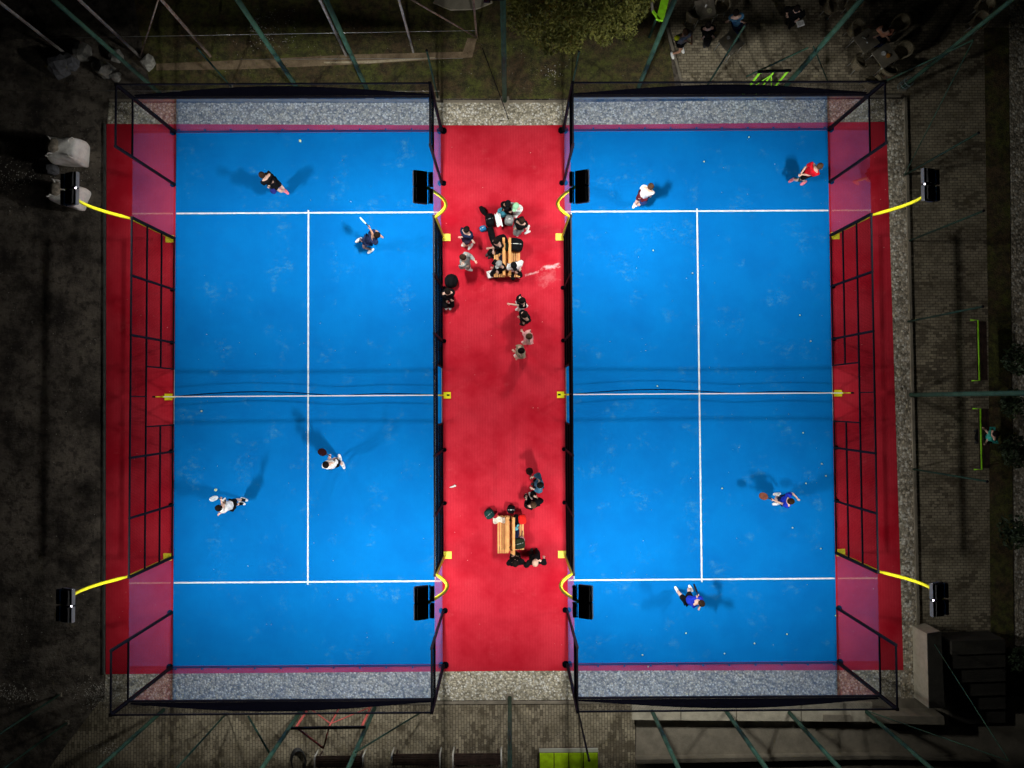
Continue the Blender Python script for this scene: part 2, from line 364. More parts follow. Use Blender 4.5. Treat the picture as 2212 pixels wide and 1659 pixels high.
# ------------------------------------------------------------------ court enclosures
def wires(mb, axis, fixed, a, b, z0, z1, step=0.05, r=0.003):
    n = max(1, int(round((b - a) / step)))
    def P(u, z): return (u, fixed, z) if axis == 'x' else (fixed, u, z)
    for i in range(n + 1):
        u = a + (b - a) * i / n; mb.tube([P(u, z0), P(u, z1)], r, 4, False)
    k = max(1, int(round((z1 - z0) / step)))
    for i in range(k + 1):
        z = z0 + (z1 - z0) * i / k; mb.tube([P(a, z), P(b, z)], r, 4, False)
def enclosure():
    e = empty('court_enclosure')
    def post(x, y, h, wd=0.08, foot=0.0):
        p = MB().box((x, y, h / 2 + 0.02), (wd, wd, h)).build('post', M_BLACK, e)
        if foot:
            sx = math.copysign(1, x)
            f = MB(); n = 8
            f.prism([(x + sx * 0.07 + foot * math.cos(6.2832 * (i + .5) / n), y + foot * math.sin(6.2832 * (i + .5) / n)) for i in range(n)], 0.024, 0.06)
            f.tube([(x + sx * 0.07 + foot * .55, y, 0.06), (x + sx * 0.03, y, 0.5)], 0.014, 5)
            for i in range(4):
                q = 6.2832 * (i + .5) / 4; f.tube([(x + sx * .07 + foot * .75 * math.cos(q), y + foot * .75 * math.sin(q), .05), (x + sx * .07 + foot * .75 * math.cos(q), y + foot * .75 * math.sin(q), .1)], .02, 6)
            f.build('foot_plate', M_WIRE, p)
    for sx in (-1, 1):
        X = sx * HW
        for sy in (-1, 1):
            post(X, sy * HL, 4.0, 0.10, 0.13)
            post(X, sy * 8.05, 4.0, 0.08, 0.105)
            post(X, sy * 6.00, 3.0, 0.085)
            post(X, sy * 4.05, 3.0, 0.07, 0.08)
            post(X, sy * 2.05, 3.0, 0.07, 0.08)
            post(X, sy * 1.05, 2.0, 0.05)
            # rails
            rl = [(X, 8.05, 10.06, 3.0, .05), (X, 8.05, 10.06, 4.0, .05), (X, 1.05, 6.02, 1.0, .05), (X, 1.05, 6.02, 2.0, .05), (X, 1.05, 6.02, 0.06, .04), (X, 0.0, 6.02, 3.0, .05)]
            for (x, a, b, z, t) in rl:
                MB().box((x, sy * (a + b) / 2, z), (t, b - a, t)).build('rail', M_BLACK, e)
            # glass: corner pane and second pane, 3 m high
            for a, b in ((8.10, 10.0), (6.07, 8.0)):
                MB().box((X, sy * (a + b) / 2, 1.51), (0.012, b - a, 2.94)).build('glass_pane', M_GLASS, e)
            mb = MB(); wires(mb, 'y', X, sy * 8.05, sy * 10.03, 3.02, 3.98) if sy > 0 else wires(mb, 'y', X, -10.03, -8.05, 3.02, 3.98)
            mb.build('mesh_panel', M_WIRE, e)
            mb = MB(); a, b = (1.05, 6.02) if sy > 0 else (-6.02, -1.05)
            wires(mb, 'y', X, a, b, 0.06, 3.0); mb.build('mesh_panel', M_WIRE, e)
        mb = MB(); wires(mb, 'y', X, -1.05, 1.05, 2.0, 3.0); mb.build('mesh_panel', M_WIRE, e)
        MB().box((X, 0, 2.0), (.05, 2.1, .05)).build('door_header', M_BLACK, e)
        MB().box((X, 0, 2.5), (.04, .04, 1.0)).build('post', M_BLACK, e)
        MB().box((X - sx * 0.03, 0, 0.036), (.014, 2.06, .012)).build('door_sill', mat('pale_sill', (.5, .5, .5)), e)
    for sy in (-1, 1):
        Y = sy * HL
        for i in range(5):
            a = -5.0 + 2 * i
            MB().box((a + 1, Y, 1.51), (1.99, 0.012, 2.94)).build('glass_pane', M_GLASS, e)
        MB().box((0, Y, 3.0), (10.02, .06, .07)).build('rail', M_BLACK, e)
        MB().box((0, Y, 4.0), (10.02, .045, .045)).build('rail', M_BLACK, e)
        base = MB().box((0, Y, .05), (10.02, .05, .06))
        for i in range(11):
            base.box((-4.9 + i * .98, Y + sy * .05, .06), (.06, .07, .08))
        base.build('base_rail', mat('navy_rail', (0.01, 0.02, 0.12), 0.5), e)
        mb = MB(); wires(mb, 'x', Y, -5.03, 5.03, 3.03, 3.98, 0.05); mb.build('mesh_panel', M_WIRE, e)
        # black sheet along the lower part of the top mesh, its upper edge bowed
        w_ = MB(); n = 40; vs = []
        for i in range(n + 1):
            x = -4.95 + 9.9 * i / n; t = i / n
            h = 0.12 + 0.48 * math.sin(math.pi * t) ** 1.2
            y = Y + sy * (0.035 + 0.05 * math.sin(math.pi * t))
            vs += [(x, Y + sy * .035, 3.03), (x, y, 3.03 + h), (x, y + sy * .006, 3.03 + h), (x, Y + sy * .041, 3.03)]
        fs = []
        for i in range(n):
            for k in range(4):
                fs.append((4 * i + k, 4 * i + (k + 1) % 4, 4 * i + 4 + (k + 1) % 4, 4 * i + 4 + k))
        w_.add(vs, fs).build('bowed_sheet', mat('black_sheet', (0.0025, 0.0025, 0.005), 1.0, spec=0.0), e)
    return e
encl = enclosure(); encl.location = (XL, 0, 0)
tag(encl, 'black steel and glass padel court enclosure beside the bare soil and white sacks', 'court fence', 'padel court enclosures')
encl2 = copy_tree(encl); encl2.location = (XR, YR, 0)
tag(encl2, 'black steel and glass padel court enclosure beside the gravel strip and brick paving', 'court fence', 'padel court enclosures')

# ------------------------------------------------------------------ nets
def net():
    e = empty('padel_net'); n = 200; mb = MB(); rows = 18
    def P(i, j):
        x = -4.99 + 9.98 * i / n; t = i / n; zt = 0.90 - 0.04 * math.sin(math.pi * t); k = j / rows
        bow = 0.20 * math.sin(math.pi * min(1, t * 1.6)) if t < .625 else 0.09 * math.sin(math.pi * (t - .625) / .375)
        return Vector((x, bow * math.sin(math.pi * min(1, k * 1.15)) ** 0.8, 0.03 + (zt - 0.03) * (1 - k)))
    for i in range(0, n + 1): mb.tube([P(i, j) for j in range(0, rows + 1, 3)], 0.0010, 4, False)
    for j in range(0, rows + 1): mb.tube([P(i, j) for i in range(0, n + 1, 8)], 0.0012, 4, False)
    mb.build('net_cords', M_WIRE, e)
    mb = MB(); mb.tube([P(i, 11) for i in range(0, n + 1, 10)], 0.016, 5); mb.build('sagging_cord', M_WIRE, e)
    tp = MB()
    for i in range(20):
        a = -4.99 + 9.98 * i / 20; b = a + .499; za = 0.90 - 0.04 * math.sin(math.pi * i / 20); zb = 0.90 - 0.04 * math.sin(math.pi * (i + 1) / 20)
        tp.add([(a, -.017, za + .02), (b, -.017, zb + .02), (b, .017, zb + .02), (a, .017, za + .02), (a, -.017, za - .04), (b, -.017, zb - .04), (b, .017, zb - .04), (a, .017, za - .04)],
               [(0, 1, 2, 3), (7, 6, 5, 4), (0, 4, 5, 1), (3, 2, 6, 7)])
    tp.build('net_tape', mat('white_tape', (.8, .8, .82), .7), e)
    for s in (-1, 1):
        p = MB().box((s * 5.02, 0, .47), (.06, .06, .94)).box((s * 5.14, 0, .9), (.3, .035, .035)).build('net_post', M_YEL, e)
        MB().box((s * 5.24, 0, .05), (.27, .24, .06)).build('base_plate', M_YEL, p)
        MB().tube([(s * 5.30, 0, .90), (s * 5.40, 0, .90)], .035, 8).build('winch', M_BLACK, p)
    return e
n1 = net(); n1.location = (XL, 0.0, 0)
tag(n1, 'black net with white tape on the court nearest the white sacks', 'court net', 'nets across the two courts')
n2 = copy_tree(n1); n2.location = (XR, YR, 0)
tag(n2, 'black net with white tape on the court nearest the gravel strip', 'court net', 'nets across the two courts')

# ------------------------------------------------------------------ floodlight masts (local +x = away from the court)
def mast():
    e = empty('floodlight_mast')
    pts = [(0, 0, .05), (0, 0, 1.5), (0, 0, 3.0)]
    for i in range(1, 13):
        t = i / 12; z = 3.0 + 3.17 * t
        pts.append((0.44 * math.sin(math.pi * t) + .10 * t, 0, z))
    MB().tube(pts, [.036, .036, .04] + [.058 - .014 * i / 12 for i in range(1, 13)], 10).build('pole', M_YEL, e)
    MB().box((.10, 0, .05), (.30, .27, .05)).box((.0, 0, .2), (.02, .18, .3)).build('base_plate', M_YEL, e)
    hx = -.04; ZT = 6.15
    MB().tube([(hx + .17, -.47, ZT - .04), (hx + .17, .47, ZT - .04)], .02, 6).tube([(hx + .18, 0, ZT - .02), (hx + .10, 0, ZT + .0)], .03, 6).box((hx - .06, 0, ZT + .035), (.40, .052, .07), M=Matrix.Rotation(R(24), 3, 'Y')).build('crossbar', M_BLACK, e)  # middle box is an added filler hiding the bright gap between the heads
    Mt = Matrix.Rotation(R(24), 3, 'Y')          # front glass turned towards the court (-x)
    for s in (-1, 1):
        c = Vector((hx - .06, s * .245, ZT + .06))
        h = MB()
        h.box(c + Mt @ Vector((0, 0, .03)), (.36, .44, .05), M=Mt)
        for i in range(11):
            h.box(c + Mt @ Vector((-.15 + .03 * i, 0, .085)), (.008, .42, .06), M=Mt)
        f = h.build('floodlight', M_LAMPB, e)
        b = MB()
        b.box(c + Mt @ Vector((-.20, 0, -.005)), (.035, .44, .10), M=Mt).box(c + Mt @ Vector((.19, 0, -.005)), (.02, .44, .07), M=Mt)
        b.box(c + Mt @ Vector((0, s * .228, -.005)), (.37, .012, .07), M=Mt)
        b.build('bezel', M_GREY, f)
        MB().box(c + Mt @ Vector((0, 0, -.02)), (.34, .42, .012), M=Mt).build('lens', M_LENS, f)
        MB().box((hx + .25, s * .24, ZT), (.10, .42, .10)).build('driver_box', M_LAMPB, f)
    ld = bpy.data.lights.new('floodlight_beam', 'AREA'); ld.shape = 'RECTANGLE'; ld.size = .36; ld.size_y = .9; ld.spread = R(150)
    ld.color = (1.0, .98, .95)
    lo = bpy.data.objects.new('floodlight_beam', ld); C.objects.link(lo); lo.parent = e
    lo.location = Vector((hx - .06, 0, ZT + .06)) + Mt @ Vector((0, 0, -.04)); lo.rotation_euler = (0, R(24), 0)
    return e, ld
m0, ld0 = mast()
first = True
spots = []
for (cx, cy, side, cn) in ((XL, 0, -1, 'soil'), (XL, 0, 1, 'lane'), (XR, YR, -1, 'lane'), (XR, YR, 1, 'paving')):
    for sy in (1, -1): spots.append((cx + side * (HW + .07), cy + sy * 5.98, side, cn, sy, 'first' if cx < 0 else 'second'))
def mast_label(side_name, sy, court):
    where = {('soil', 1): 'leaning over the lower white sack', ('soil', -1): 'over bare soil, far from the sacks', ('paving', 1): 'over the brick paving, nearer the cafe tables',
             ('paving', -1): 'over the brick paving, nearer the concrete wall'}.get((side_name, sy))
    if not where: where = '%s edge of the red lane, %s' % ('left' if court == 'first' else 'right', 'before the crowded bench' if sy > 0 else 'past the quieter bench')
    return 'curved yellow floodlight mast, ' + where
for i, (x, y, side, cn, sy, court) in enumerate(spots):
    if i == 0: o = m0
    else: o = copy_tree(m0)
    o.location = (x, y, 0); o.rotation_euler = (0, 0, 0 if side > 0 else math.pi)
    for ch in kids(o):
        if ch.type == 'LIGHT':
            ch.data = ld0.copy() if i else ld0
            ch.data.energy = P_CENTRE if cn == 'lane' else P_OUTER
            ch.rotation_euler = (0, R(30 if cn == 'lane' else 47), 0)
    tag(o, mast_label(cn, sy, court), 'floodlight mast', 'curved floodlight masts around the courts')

# ------------------------------------------------------------------ perimeter masts, posts and struts
NAD = Vector((1100.5, 867.2))
def hgt(base, top):
    a = (Vector(base) - NAD).length; b = (Vector(top) - NAD).length
    return CAM.z * (1 - a / b)
def upright(name, base, h, r, m, label, cat, group=None, cap=None, bracket=False, n=10, foot=True):
    b = at(*base); e = empty(name, (b.x, b.y, 0))
    MB().tube([(0, 0, 0), (0, 0, h * .5), (0, 0, h)], r, n).build('shaft', m, e)
    if foot: MB().box((0, 0, .03), (r * 4, r * 4, .05)).build('base_plate', M_CONC, e)
    if cap: MB().ell((0, 0, h), (r * 1.35, r * 1.35, r * 1.1)).build('cap', cap, e)
    if bracket:
        k = MB()
        for q in (-.12, .12): k.tube([(-.45, q, h - .1), (.05, q, h - .1)], .02, 5)
        k.tube([(-.4, -.2, h - .1), (-.4, .2, h - .1)], .02, 5).box((-.45, 0, h - .05), (.2, .4, .12)); k.build('bracket', M_BLACK, e)
    return tag(e, label, cat, group)
G1 = 'green masts of the ball-stop fence'
UP = [((352, 208), 7.2, .075, 'by the rubble heap'), ((655, 209), 7.2, .08, 'beyond the black-shirted player'), ((799, 207), 7.2, .08, 'beyond the middle of the first court'),
      ((1090, 219), 7.0, .085, 'at the grass end of the red lane'), ((1372, 206), 7.2, .08, 'between the tree and the paved terrace'), ((1685, 200), 6.6, .085, 'rising beside the lime goal'),
      ((1948, 190), 7.4, .075, 'at the corner by the glass rings'), ((1966, 853), 7.6, .085, 'rising between the two lime bench frames')]
for i, (b, h, r, lb) in enumerate(UP):
    upright('fence_mast', b, h, r, M_GREEN, 'tall round green steel mast ' + lb, 'mast', G1, bracket=(i in (0, 1, 2, 3, 4)))
UPB = [((355, 1532), 'at the soil corner of the brick path'), ((652, 1532), 'at the left post of the red goal'), ((810, 1528), 'at the right post of the red goal'), ((1101, 1506), 'at the brick end of the red lane'),
       ((1403, 1524), 'beside the start of the concrete slab'), ((1560, 1524), 'standing near the middle of the concrete slab'), ((1694, 1527), 'third along the concrete slab'), ((1858, 1526), 'near the tall pale concrete wall')]
for b, lb in UPB:
    upright('fence_mast', b, 6.6, .072, M_GREEN, 'tall round green steel mast ' + lb, 'mast', G1)
G2 = 'thin green posts of the ball-stop fence'
for b, h, lb in (((500, 188), 2.9, 'between two thick masts beyond the black-shirted player'), ((946, 212), 3.6, 'at the far end of the red lane, court side'), ((1234, 196), 3.0, 'under the bushy tree'),
                 ((1522, 194), 4.6, 'on the paved terrace before the broken-looking cafe table'), ((1953, 379), 4.2, 'along the gravel strip, nearest the cafe'), ((1962, 521), 4.2, 'along the gravel strip by the upper floodlight'),
                 ((1960, 695), 4.2, 'along the gravel strip before the upper lime frame'), ((1971, 1013), 4.1, 'along the gravel strip after the lower lime frame'), ((490, 1540), 4.6, 'on the brick path between corner and red goal'),
                 ((130, 1500), 4.2, 'alone at the dark soil corner'), ((146, 1560), 4.0, 'at the dark soil corner, outer one')):
    upright('fence_post', b, h, .035, M_GREEN_D, 'thin dark green post ' + lb, 'post', G2, cap=M_BLACK, n=8)
upright('capped_pole', (1248, 1532), 3.7, .035, M_BLACK, 'black pole with a round cap leaning over the lime cabinet', 'pole', None, cap=M_BLACK)
G3 = 'pale steel posts behind the grass'
for b, mm, lb in (((145, 119), M_WSTEEL, 'ending in the rubble heap'), ((303, 123), M_WSTEEL, 'ending by the single pale boulder'), ((455, 122), M_RUST, 'rust streaked, on the grass'),
                  ((748, 120), M_WSTEEL, 'beside a thick green mast'), ((893, 113), M_WSTEEL, 'standing alone on the grass'), ((1030, 81), M_RUST, 'rust streaked, with a slanting brace')):
    upright('steel_post', b, 6.0, .05, mm, 'tall square pale steel post ' + lb, 'post', G3, n=4, foot=False)
upright('steel_post', (-20, 140), 5.0, .05, M_WSTEEL, 'tall square pale steel post leaving the picture over dark soil', 'post', G3, n=4, foot=False)
def strut(p, zp, q, zq, r, m, label, cat='brace', group=None, name='brace'):
    a, b = at(*p, zp), at(*q, zq)
    o = MB().tube([a - a, (b - a) * .5, b - a], r, 8).build(name, m, loc=a)
    return tag(o, label, cat, group)
G4 = 'slanting braces and cables'
strut((1030, 81), .2, (884, -4), 4.6, .03, M_RUST, 'rusty slanting brace meeting a rusty post on the grass', group=G4)
strut((303, 122), .2, (342, -2), 4.0, .025, M_RUST, 'rusty slanting brace beside the single pale boulder', group=G4)
strut((536, 1547), .8, (581, 1625), 2.4, .035, M_GREEN_D, 'dark green brace slanting towards the red goal mast', group=G4)
strut((909, 1539), .6, (768, 1625), 3.9, .03, M_GREEN_D, 'long dark green brace crossing the brick path to the red goal', group=G4)
strut((1613, 165), 1.0, (1745.7, 103), 3.6, .03, M_GREEN, 'green brace over the lime goal, sloping to its mast', group=G4)
strut((1789, 178), .5, (1757, 100), 3.6, .022, M_GREEN_D, 'thin green brace on the far side of the lime goal mast', group=G4)
strut((1953, 379), .3, (2103, 86), 4.4, .018, M_GREEN, 'long thin green brace from gravel strip to corner mast', group=G4)
strut((1911, 176), 1.0, (2103, 86), 4.4, .03, M_GREEN, 'green brace over the cafe chairs to the corner mast', group=G4)
strut((1042, 104), 3.0, (1099, 258), 0.05, .015, M_BLACK, 'black cable running down to the pale gravel by the lane', group=G4, name='guy_cable')
strut((1868, 1534), 1.0, (2180, 1644), 5.2, .016, M_GREEN, 'green cable from the slab mast towards the outer corner', group=G4, name='guy_cable')
strut((2013, 1383), .8, (2180, 1644), 5.2, .016, M_GREEN, 'green cable from the pale concrete wall to the outer corner', group=G4, name='guy_cable')
for k, (p, q, z, lb) in enumerate((((0, 84), (1030, 66), 2.4, 'upper'), ((0, 196), (950, 197), .9, 'lower'), ((520, 128), (1000, 126), 1.2, 'middle'))):
    strut(p, z, q, z, .008, M_ALU, '%s thin horizontal wire strung between the pale posts over grass' % lb, 'wire', 'wires over the grass', 'fence_wire')

# ------------------------------------------------------------------ goals
def bar(mb, pts, r=.035, n=6): mb.tube(pts, r, n)
def goal(name, ends, zt, m, label, out):
    a, b = at(*ends[0], zt), at(*ends[1], zt); e = empty(name, (a.x, a.y, 0)); d = b - a; d.z = 0; o = Vector((out[0], out[1], 0))
    MB().box(d * .5 + Vector((0, 0, zt)), (d.length + .1, .07, .09), rz=math.atan2(d.y, d.x)).build('crossbar', M_BLACK, e)
    for t in (0.04, .5, .96):
        MB().tube([d * t + Vector((0, 0, .05)), d * t + Vector((0, 0, zt - .05))], .045 if t != .5 else .035, 6).build('goal_post', m, e)
    v = MB(); v.tube([d * .03 + Vector((0, 0, zt - .1)), d * .42 + o + Vector((0, 0, zt - .1))], .035, 6)
    v.tube([d * .42 + o + Vector((0, 0, zt - .1)), d * .5 + Vector((0, 0, zt - .1))], .03, 6); v.build('bracket', m, e)
    s = MB(); s.tube([d * .04 + Vector((0, 0, .3)), d * .5 + Vector((0, 0, zt - .3))], .022, 5); s.tube([d * .5 + Vector((0, 0, zt - .3)), d * .96 + Vector((0, 0, .3))], .022, 5); s.build('brace', m, e)
    return tag(e, label, 'goal', 'small painted goals')
goal('goal_frame', ((632, 1573), (787, 1571)), 1.9, M_REDP, 'faded red tubular goal frame standing on the brick path', (0, -.75))
goal('goal_frame', ((1640, 155), (1706, 152)), 1.9, M_LIME, 'lime green goal frame on the paved terrace against the fence', (0, .1))
# lime board at the top edge, beside the mast
a = at(1440, -18, 3.0); e = empty('lime_backboard', (a.x, a.y, 0))
p0, p1, p2 = at(1441, -20, 3) - a, at(1425, 44, 3) - a, at(1410, 24, 3) - a
def flat_bar(p, q, wd, m, nm):
    d = q - p; MB().box((p + q) / 2 + Vector((0, 0, 3)), (d.length, wd, .1), rz=math.atan2(d.y, d.x)).build(nm, m, e)
flat_bar(p0, p1, .26, M_LIME, 'side_beam'); flat_bar(p1, p2, .06, M_LIME, 'corner_beam'); flat_bar(p2, at(1404, -20, 3) - a, .06, M_WSTEEL, 'inner_beam')
MB().tube([(p0.x, p0.y, 0), (p0.x, p0.y, 3)], .05, 8).build('support', M_GREEN, e)
tag(e, 'bright lime green beam frame hanging beside a green mast near the tree', 'frame')

# lime cabinet at the bottom edge
a, b = at(1165, 1628, .45), at(1292, 1628, .45); c = at(1228, 1692, .45)
e = empty('lime_cabinet', ((a.x + b.x) / 2, (a.y + c.y) / 2, 0)); W = b.x - a.x; D = a.y - c.y
MB().box((0, 0, .22), (W, D, .42)).build('cabinet_body', M_DWOOD, e)
for i in range(4):
    MB().box((-W / 2 + W * (i + .5) / 4, 0, .445), (W / 4 - .03, D + .02, .03)).build('lid', M_LIME2, e)
MB().box((0, D / 2 + .09, .40), (W * 1.0, .13, .05)).build('ledge', mat('pale_ledge', (.5, .5, .42)), e)
tag(e, 'bright lime green cabinet with four lids on the brick path', 'cabinet')

# ------------------------------------------------------------------ concrete slab, wall, stairs
def pbox(name, pix, z0, z1, m, parent=None):
    pts = [at(x, y, z1) for x, y in pix]; mb = MB(); mb.prism([(p.x, p.y) for p in pts], z0, z1); return mb.build(name, m, parent)
e = empty('concrete_seat_slab', tuple(at(1650, 1540, .0)))
def under(o, e): o.parent = e; o.location = -e.location; return o
for i, (xa, xb) in enumerate(((1366, 1470), (1472, 1590), (1592, 1730), (1732, 1884))):
    under(pbox('slab', [(xa, 1519), (xb, 1518), (xb, 1556 + i), (xa, 1555 + i)], .36, .48, M_CONC_L), e)
    under(pbox('pedestal', [(xa + 14, 1524), (xa + 24, 1524), (xa + 24, 1550), (xa + 14, 1550)], .014, .36, M_CONC), e)
    under(pbox('pedestal', [(xb - 24, 1524), (xb - 14, 1524), (xb - 14, 1550), (xb - 24, 1550)], .014, .36, M_CONC), e)
tag(e, 'long pale concrete seating slab in four lengths beside the gravel', 'bench')
e = empty('low_wall', tuple(at(2000, 1580, 0)))
under(pbox('wall_block', [(1886, 1546), (2040, 1548), (2040, 1566), (1886, 1562)], .014, .7, M_CONC), e)
under(pbox('wall_block', [(1780, 1545), (1838, 1545), (1838, 1559), (1780, 1559)], .014, .55, M_CONC), e)
tag(e, 'low dark concrete wall blocks between slab and stairs', 'wall')
e = empty('retaining_wall', tuple(at(1990, 1440, 0)))
under(pbox('wall_block', [(2003, 1369), (2032, 1364), (2040, 1528), (2007, 1530)], .014, .95, M_CONC_L), e)
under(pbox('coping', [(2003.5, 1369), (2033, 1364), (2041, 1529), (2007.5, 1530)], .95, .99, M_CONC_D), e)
tag(e, 'tall pale concrete retaining wall at the end of the gravel strip', 'wall')
e = empty('kerb_wall', tuple(at(1600, 1640, 0)))
under(pbox('wall_block', [(1374, 1641), (1900, 1632), (2140, 1640), (2140, 1646), (1900, 1640), (1374, 1650)], .014, .3, M_CONC), e)
tag(e, 'rough low concrete kerb wall across the concrete yard', 'wall')
e = empty('stairs', tuple(at(2110, 1480, 0)))
for i in range(6):
    y0 = 1385 + i * 30
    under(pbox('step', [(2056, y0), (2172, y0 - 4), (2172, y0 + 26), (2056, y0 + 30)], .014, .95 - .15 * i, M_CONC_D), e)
tag(e, 'dark concrete stairs beside the pale retaining wall', 'stairs')

# ------------------------------------------------------------------ benches
def slat_bench(L, back=True, m=M_WOOD, legm=M_BLACK, name='slatted_bench'):
    """length along y, seat towards -x, backrest at +x"""
    e = empty(name)
    s = MB()
    for i in range(5): s.box((-.40 + i * .085, 0, .45), (.068, L, .03))
    s.build('seat', m, e)
    if back:
        b = MB()
        for i in range(4):
            b.box((.06 + .03 * i, 0, .50 + .095 * i), (.028, L, .08))
        b.box((.165, 0, .86), (.09, L, .03))
        b.build('backrest', m, e)
    for sy in (-1, 1):
        l = MB(); y = sy * (L / 2 - .15)
        l.box((-.37, y, .22), (.05, .05, .44)).box((.02, y, .22), (.05, .05, .44)).box((-.18, y, .42), (.44, .05, .03))
        if back: l.tube([(.03, y, .42), (.17, y, .86)], .022, 5)
        l.build('leg', legm, e)
    return e
GB = 'slatted wooden benches on the red lane'
def put(o, p, rz=0): o.location = (p.x, p.y, 0); o.rotation_euler = (0, 0, rz)
bn = slat_bench(1.38)
c0 = at(1092, 557, .6); put(bn, c0)
tag(bn, 'varnished slatted bench facing the first court, under the crowd of bags', 'bench', GB)
b2 = copy_tree(bn); put(b2, at(1098, 557, .6), math.pi)
tag(b2, 'varnished slatted bench facing the second court, under the black striped backpack', 'bench', GB)
b3 = copy_tree(bn); put(b3, at(1100, 1155, .5))
b3.scale = (1, 1, 1); tag(b3, 'bare varnished slatted bench with a white towel at one end', 'bench', GB)
b4 = copy_tree(bn); put(b4, at(1106, 1151, .5), math.pi); b4.scale = (1, .92, 1)
tag(b4, 'varnished slatted bench buried under dark bags and a red bag', 'bench', GB)
bn.scale = (1, 1, 1)
dk = slat_bench(1.8, True, M_DWOOD, M_DWOOD, 'dark_bench')
for sy in (-1, 1):
    MB().tube([(-.46, sy * .88, .05), (-.46, sy * .88, .60), (.12, sy * .88, .62)], .032, 6).build('armrest', mat('pale_armrest', (.75, .73, .66), .6), dk)
GD = 'dark benches with pale armrests on the brick path'
for i, (px, py, lb) in enumerate(((733, 1660, 'beside a coiled heap, near the green mast'), (899, 1656, 'middle of the three'), (1031, 1655, 'nearest the lime cabinet'))):
    o = dk if i == 0 else copy_tree(dk)
    put(o, at(px, py, .5), R(-90)); tag(o, 'dark slatted bench with pale armrests, ' + lb, 'bench', GD)
# lime framed benches at the right
lb_ = empty('lime_bench')
MB().tube([(-.28, -1.12, .66), (-.0, -1.12, .66), (-.0, 1.12, .66), (-.28, 1.12, .66)], .03, 6).build('rail', M_LIME, lb_)
for sy in (-1, 1): MB().tube([(-.0, sy * 1.08, 0), (-.0, sy * 1.08, .64)], .025, 6).build('leg', M_DWOOD, lb_); MB().tube([(.45, sy * 1.08, 0), (.45, sy * 1.08, .44)], .025, 6).build('leg', M_DWOOD, lb_)
s_ = MB()
for i in range(4): s_.box((.1 + i * .1, 0, .45), (.085, 2.2, .03))
s_.build('seat', M_DWOOD, lb_)
put(lb_, at(2112, 757, .6)); tag(lb_, 'dark bench with lime tube rail, empty, nearer the cafe', 'bench', 'lime railed benches by the hedge')
o = copy_tree(lb_); put(o, at(2117, 948, .6)); tag(o, 'dark bench with lime tube rail, behind it the person in teal', 'bench', 'lime railed benches by the hedge')

# ------------------------------------------------------------------ sacks, rubble
def sack(p, rot, dims, label, seed, tilt=0):
    rnd = random.Random(seed); e = empty('bulk_sack', (p.x, p.y, 0), rot); n = 14
    me = bmesh.new(); bmesh.ops.create_cube(me, size=1)
    bmesh.ops.subdivide_edges(me, edges=me.edges[:], cuts=6, use_grid_fill=True)
    for v in me.verts:
        c = v.co
        k = 1 + .22 * (1 - (2 * c.z) ** 2)
        r2 = (abs(2 * c.x) ** 6 + abs(2 * c.y) ** 6) ** (1 / 6) / max(1e-6, math.hypot(2 * c.x, 2 * c.y)) if math.hypot(c.x, c.y) > .2 else 1
        c.x *= dims[0] * k * (1 - .06 * r2) + 0; c.y *= dims[1] * k * (1 - .06 * r2)
        if v.co.z > .45: v.co.z += .10 * math.cos(3 * c.x / dims[0]) * math.cos(3 * c.y / dims[1]) + rnd.uniform(-.04, .04)
        c.z = (c.z + .5) * dims[2]
        c.x += rnd.uniform(-.025, .025); c.y += rnd.uniform(-.025, .025)
    for f in me.faces: f.smooth = True
    m_ = bpy.data.meshes.new('sack_body'); me.to_mesh(m_); me.free(); m_.materials.append(M_SACK)
    o = bpy.data.objects.new('sack_body', m_); C.objects.link(o); o.parent = e
    s = o.modifiers.new('s', 'SUBSURF'); s.levels = 1; s.render_levels = 1
    h = dims[2]; l = MB()
    for sx in (-1, 1):
        for sy in (-1, 1):
            x, y = sx * dims[0] * .42, sy * dims[1] * .42
            l.tube([(x, y, h - .1), (x * 1.05, y * 1.05, h + .12), (x * .7, y * .75, h + .14), (x * .62, y * .68, h - .02)], .022, 5)
    l.build('loop', M_SACK, e)
    s = MB(); s.ell((-dims[0] * .24, dims[1] * .05, h + .07), (dims[0] * .22, dims[1] * .36, .12), jit=.2, rnd=rnd, n=12, m=6)
    s.build('sand_load', M_SAND, e)
    return tag(e, label, 'sack', 'white bulk sacks')
sack(at(133, 320, .9), R(-4), (1.05, .82, .95), 'open white bulk sack of sand, standing clear of the floodlight', 3)
sack(at(136, 415, .8), R(-18), (1.02, .75, .8), 'white bulk sack directly under the twin floodlights', 5)
def rock(px, py, sz, z, label, seed, m=M_STONE, grp='pale rubble pieces', cat='rock', name='boulder'):
    rnd = random.Random(seed); p = at(px, py, z); mb = MB()
    mb.ell((0, 0, sz * .35), (sz * rnd.uniform(.45, .6), sz * rnd.uniform(.4, .55), sz * .42), M=Matrix.Rotation(rnd.uniform(0, 3), 3, 'Z'), n=8, m=5, jit=.18, rnd=rnd, e=.7)
    o = mb.build(name, m, loc=(p.x, p.y, 0))
    for q in o.data.polygons: q.use_smooth = False
    return tag(o, label, cat, grp)
rock(320, 135, .50, .2, 'single pale boulder at the foot of a pale post', 1, mat('pale_rock', (.34, .33, .29), .95, var=.2, scale=8, bump=.5))
rock(251, 119, .42, .2, 'flat pale boulder touching the green mast', 2)
rock(228, 152, .62, .2, 'grey broken block in the middle of the rubble heap', 3)
rock(248, 162, .40, .2, 'grey broken block at the court side of the rubble heap', 4)
rock(208, 142, .36, .2, 'small grey block in the rubble heap beside the long slab', 5)
rock(180, 116, .60, .1, 'long grey slab lying behind the rubble heap', 6)
rock(128, 143, .85, .3, 'largest dark block at the foot of a pale post', 7, mat('dark_rock', (.10, .10, .11), .95, var=.3))
